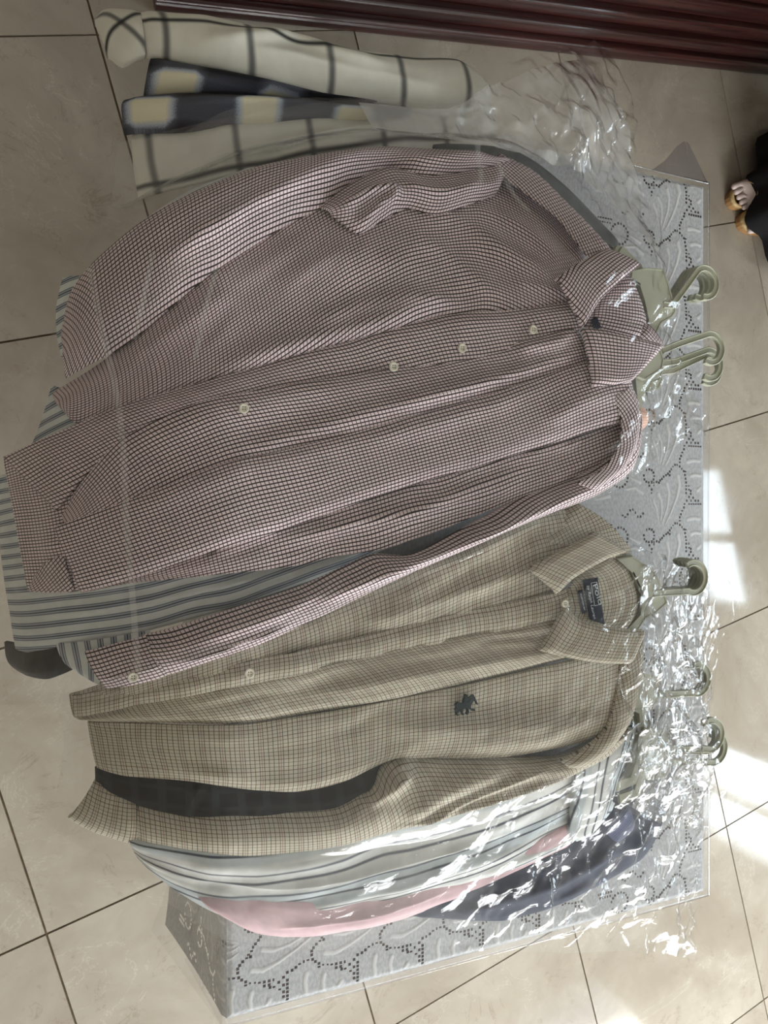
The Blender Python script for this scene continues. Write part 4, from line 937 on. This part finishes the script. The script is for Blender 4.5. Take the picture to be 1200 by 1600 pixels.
bag('garment_bag', 'crumpled clear plastic garment bag over the grey striped, pink and navy shirts',
    [[(205, 1332), (400, 1342), (640, 1292), (880, 1205), (1000, 1150), (1075, 1115)],
     [(230, 1382), (430, 1412), (650, 1362), (850, 1292), (990, 1230), (1088, 1230)],
     [(325, 1452), (480, 1472), (680, 1442), (850, 1382), (980, 1342), (1090, 1372)],
     [(345, 1466), (500, 1484), (640, 1472), (760, 1486), (900, 1488), (1000, 1486), (1084, 1498)]], .55, .020,
    [(760, 1230, 1020, 1440, 110, 58, 22, 110, .011), (1030, 1200, 1095, 1490, 60, 88, 12, 130, .011), (700, 1330, 900, 1480, 40, 62, 20, 80, .008), (350, 1350, 700, 1470, 9, 40, 30, 70, .004), (980, 1330, 1080, 1490, 30, -70, 25, 90, .008)],
    [(880, 1310, 80, .010), (1060, 1300, 60, .010), (1060, 1420, 60, .008), (790, 1400, 60, .006)], 11, floor_=.0005, nu=300, nv=200, mat='bag_hazy', under=True)
bag('garment_bag', 'clear plastic bag wrinkled over the plaid and windowpane shirts',
    [[(186, 222), (235, 216), (290, 205), (345, 178), (430, 158), (600, 152), (770, 168)], [(176, 290), (230, 280), (320, 250), (450, 215), (620, 200), (780, 210)], [(196, 345), (240, 330), (300, 300), (430, 258), (620, 240), (790, 252)]], .55, .022,
    [(180, 220, 330, 340, 22, 70, 25, 80, .006), (320, 160, 760, 250, 30, 25, 20, 110, .006)], [(240, 270, 60, .005), (560, 190, 120, .005)], 17, nu=160, nv=80)


def bag_part(r, name, rails, k, lift, zones, spots, seed, nu, nv, mat, dirn=60, puff=(), floor_=.001):
    cf = crumple(k, lift, zones, seed, gauss_px(k, lift, spots, floor_), dirn); pf_ = gauss_px(k, lift, puff, 0.0)
    return loft(name, rails, k, M[mat], r, lift, nu, nv, wr=(.001, .2, .1), seed=seed, roll=0, skirt=0, warp=0, big=.003, extra=lambda X, Y: cf(X, Y) + pf_(X, Y))
bag_part(BAG1, 'back_film', [[(560, 160), (700, 172), (760, 140), (850, 112), (905, 98), (928, 130)], [(600, 215), (760, 205), (850, 180), (940, 190), (968, 180)], [(700, 240), (850, 262), (930, 300), (995, 350), (1040, 420)]], .9, .006,
         [(700, 120, 960, 260, 50, -55, 30, 100, .010), (820, 200, 1020, 420, 50, -52, 14, 150, .010)], [(850, 190, 120, .010), (960, 330, 80, .008)], 23, 150, 90, 'bag_milky', -55, [(860, 150, 90, .02)])
bag_part(BAG2, 'back_film', [[(1000, 880), (1060, 895), (1100, 910)], [(990, 1000), (1050, 1010), (1095, 1030)], [(990, 1120), (1050, 1130), (1112, 1170)], [(985, 1260), (1040, 1290), (1110, 1300)]], .70, .008,
         [(980, 880, 1100, 1290, 200, 72, 18, 100, .008)], [(1040, 1050, 120, .012)], 29, 90, 260, 'bag_shiny', 70)
for q in ([(140, 425), (160, 520), (184, 625), (194, 720), (196, 800), (206, 920), (216, 1050)], [(238, 400), (228, 450), (210, 530)], [(338, 420), (322, 480), (305, 560)], [(745, 150), (742, 220), (752, 290)], [(775, 250), (800, 300), (825, 330)]):
    w_ = 5 if len(q) > 3 else 4
    bag_part(BAG1, 'welded_seam', [[(a - w_, b) for a, b in q], [(a + w_, b) for a, b in q]], 1.0, .028, [], [], 2, 80, 5, 'bag_seam')
# ================================================================== the person standing by the table
def person():
    root = empty('person', (1.97, .96, 0)); tag(root, 'person in a long black robe and gold slip-on sandals standing by the cabinet', 'person')
    # body: one skinned surface from toes to head
    V = []; E = []; RAD = []
    def add(p, r, par=None):
        V.append(p); RAD.append(r); i = len(V) - 1
        if par is not None: E.append((par, i))
        return i
    pel = add((1.99, .97, .90), .13)
    sp = add((1.99, .97, 1.12), .12, pel); ch = add((1.985, .97, 1.30), .14, sp); nk = add((1.975, .97, 1.42), .05, ch); hd = add((1.955, .97, 1.52), .085, nk); hd2 = add((1.96, .97, 1.60), .085, hd)
    for sg in (1, -1):
        sh = add((1.99, .97 + sg * .18, 1.34), .055, ch); el = add((2.0, .97 + sg * .23, 1.08), .04, sh); wr = add((1.93, .97 + sg * .20, .88), .028, el); hm = add((1.915, .97 + sg * .195, .81), .03, wr)
        for q in range(4): a = add((1.90 + .0 * q, .97 + sg * (.165 + .02 * q), .745), .009, hm); add((1.895, .97 + sg * (.165 + .019 * q), .71), .008, a)
        t = add((1.885, .97 + sg * .155, .80), .010, hm); add((1.872, .97 + sg * .15, .76), .009, t)
    FEET = [((1.728, .935), (1.925, 1.035)), ((1.768, .880), (1.985, .925))]
    for n, (toe, heel) in enumerate(FEET):
        toe = Vector((*toe, 0)); heel = Vector((*heel, 0)); d = (toe - heel).normalized(); l = Vector((-d.y, d.x, 0))
        hip = add((1.99, .97 + (.085 if n == 0 else -.085), .84), .095, pel); kn = add(tuple((heel + d * .05) * .6 + Vector((1.99, .97, 0)) * .4 + Vector((0, 0, .47))), .06, hip)
        an = add(tuple(heel + d * .04 + Vector((0, 0, .095))), .038, kn); mid = add(tuple(heel + d * .12 + Vector((0, 0, .060))), .034, an)
        ball = add(tuple(heel + d * .165 + Vector((0, 0, .045))), .034, mid)
        for q in range(5):
            o = (q - 2) * .0165 * (1 if n == 0 else -1); k = [1, .98, .93, .86, .76][q]
            a = add(tuple(ball_ := heel + d * (.165 + .022 * k) + l * o + Vector((0, 0, .038))), .0115 - .0006 * q, ball)
            add(tuple(heel + d * (.165 + .050 * k) + l * o * 1.05 + Vector((0, 0, .032))), .0100 - .0006 * q, a)
    me = D.meshes.new('body'); me.from_pydata(V, E, []); o = D.objects.new('tmp_body', me); C.objects.link(o)
    md = o.modifiers.new('skin', 'SKIN'); o.modifiers.new('sub', 'SUBSURF').levels = 1
    for i, r in enumerate(RAD): me.skin_vertices[0].data[i].radius = (r, r)
    me.skin_vertices[0].data[0].use_root = True
    bpy.context.view_layer.update()
    m2 = D.meshes.new_from_object(o.evaluated_get(bpy.context.evaluated_depsgraph_get())); D.objects.remove(o)
    for v in m2.vertices: v.co -= root.location
    m2.materials.clear(); link('body', m2, M['skin'], root)
    # robe: rings with hanging folds
    n = 72; zs = [.045, .10, .25, .45, .65, .85, 1.0, 1.15, 1.30, 1.385, 1.43]; rr = [.215, .215, .20, .185, .185, .19, .175, .175, .215, .165, .07]
    v = []; f = []
    for z, r in zip(zs, rr):
        wv = .020 * max(0, 1 - z / 1.0)
        for i in range(n):
            a = 2 * math.pi * i / n; q = r + wv * math.sin(9 * a + 2 * math.sin(2 * a)) + .012 * math.sin(4 * a + z * 3)
            v.append((1.966 + q * .92 * math.cos(a), .965 + q * 1.12 * math.sin(a), z))
    for j in range(len(zs) - 1):
        for i in range(n): f.append((j * n + i, j * n + (i + 1) % n, (j + 1) * n + (i + 1) % n, (j + 1) * n + i))
    pydata('robe', v, f, M['robe'], root)
    for sg in (1, -1):
        path = [(1.99, .97 + sg * .15, 1.36), (1.995, .97 + sg * .20, 1.22), (2.0, .97 + sg * .235, 1.08), (1.96, .97 + sg * .22, .97), (1.93, .97 + sg * .20, .885)]
        v = []; f = []; m = 16
        for i, p in enumerate(path):
            r = (.075, .070, .062, .066, .075)[i]
            v += [(p[0] + r * math.cos(2 * math.pi * q / m), p[1] + r * math.sin(2 * math.pi * q / m), p[2] - .02 * math.cos(2 * math.pi * q / m)) for q in range(m)]
        for j in range(4):
            for q in range(m): f.append((j * m + q, j * m + (q + 1) % m, (j + 1) * m + (q + 1) % m, (j + 1) * m + q))
        pydata('robe_sleeve', v, f, M['robe'], root)
    # head scarf
    v = []; f = []; m = 24
    for j, (z, r) in enumerate(((1.36, .15), (1.42, .115), (1.48, .105), (1.54, .112), (1.60, .115), (1.66, .095), (1.705, .045))):
        for q in range(m):
            a = 2 * math.pi * q / m; back = 1.0 + .12 * math.cos(a); cut = .62 if (abs(a - math.pi) < .75 and 1.44 < z < 1.63) else 1
            v.append((1.965 + r * back * cut * math.cos(a), .97 + r * math.sin(a), z))
    for j in range(6):
        for q in range(m): f.append((j * m + q, j * m + (q + 1) % m, (j + 1) * m + (q + 1) % m, (j + 1) * m + q))
    f.append(tuple(range(6 * m, 7 * m))); pydata('head_scarf', v, f, M['robe'], root)
    # face inside the scarf: eyes, nose, mouth
    for nme, mt, cx, cy, cz, rx, ry, rz in (('eye', M['frame'], 1.876, .995, 1.565, .008, .013, .008), ('eye', M['frame'], 1.876, .945, 1.565, .008, .013, .008), ('iris', M['thread'], 1.869, .995, 1.565, .003, .006, .006), ('iris', M['thread'], 1.869, .945, 1.565, .003, .006, .006),
                                            ('nose', M['skin'], 1.868, .97, 1.54, .018, .011, .022), ('mouth', M['sole'], 1.874, .97, 1.502, .006, .020, .006)):
        v = [(cx + rx * math.sin(p) * math.cos(t), cy + ry * math.sin(p) * math.sin(t), cz + rz * math.cos(p)) for p in np.linspace(.05, math.pi - .05, 8) for t in np.linspace(0, 2 * math.pi, 13)[:-1]]
        f = [(a * 12 + b, a * 12 + (b + 1) % 12, (a + 1) * 12 + (b + 1) % 12, (a + 1) * 12 + b) for a in range(7) for b in range(12)]
        pydata(nme, v, f, mt, root)
    # sandals: sole, gold rim and a strap with a peep toe
    for n, (toe, heel) in enumerate(FEET):
        toe = Vector((*toe, 0)); heel = Vector((*heel, 0)); d = (toe - heel).normalized(); l = Vector((-d.y, d.x, 0)); L = (toe - heel).length
        def outline(sc):
            out = []
            for i in range(32):
                a = 2 * math.pi * i / 32; x = math.cos(a); y = math.sin(a)
                wd = .043 * (1 - .22 * (x < 0) * abs(x)); out.append(heel + d * (L / 2 - .006 + (L / 2 + .008) * x * sc) + l * wd * sc * (abs(y) ** .8) * (1 if y > 0 else -1))
            return out
        a = outline(1.0); v, f = prism([(p.x, p.y) for p in a], .001, .018, .002)
        so = pydata('sandal_sole', v, f, M['sole'], root, smooth=False)
        rp = [Vector((p.x, p.y, .019)) for p in outline(.96)]; rp = rp + rp[:2]
        v, f = sweep(rp, [(-.005, -.002), (-.005, .006), (-.002, .010), (.003, .008), (.004, -.002)], cap=False); pydata('rim', v, f, M['gold'], so)
        X = np.zeros((10, 17)); Y = X.copy(); Z = X.copy()
        for i in range(10):
            for j in range(17):
                t = -1 + 2 * j / 16; s = .115 + .055 * i / 9 + .012 * (t * t)
                p = heel + d * (s + .002) + l * t * .041; X[i, j], Y[i, j] = p.x, p.y; Z[i, j] = .020 + .068 * math.sqrt(max(0, 1 - t * t)) * (1 - .22 * i / 9)
        grid_mesh('strap', X, Y, Z, mat=M['gold'], parent=root, skirt=.001)
person()
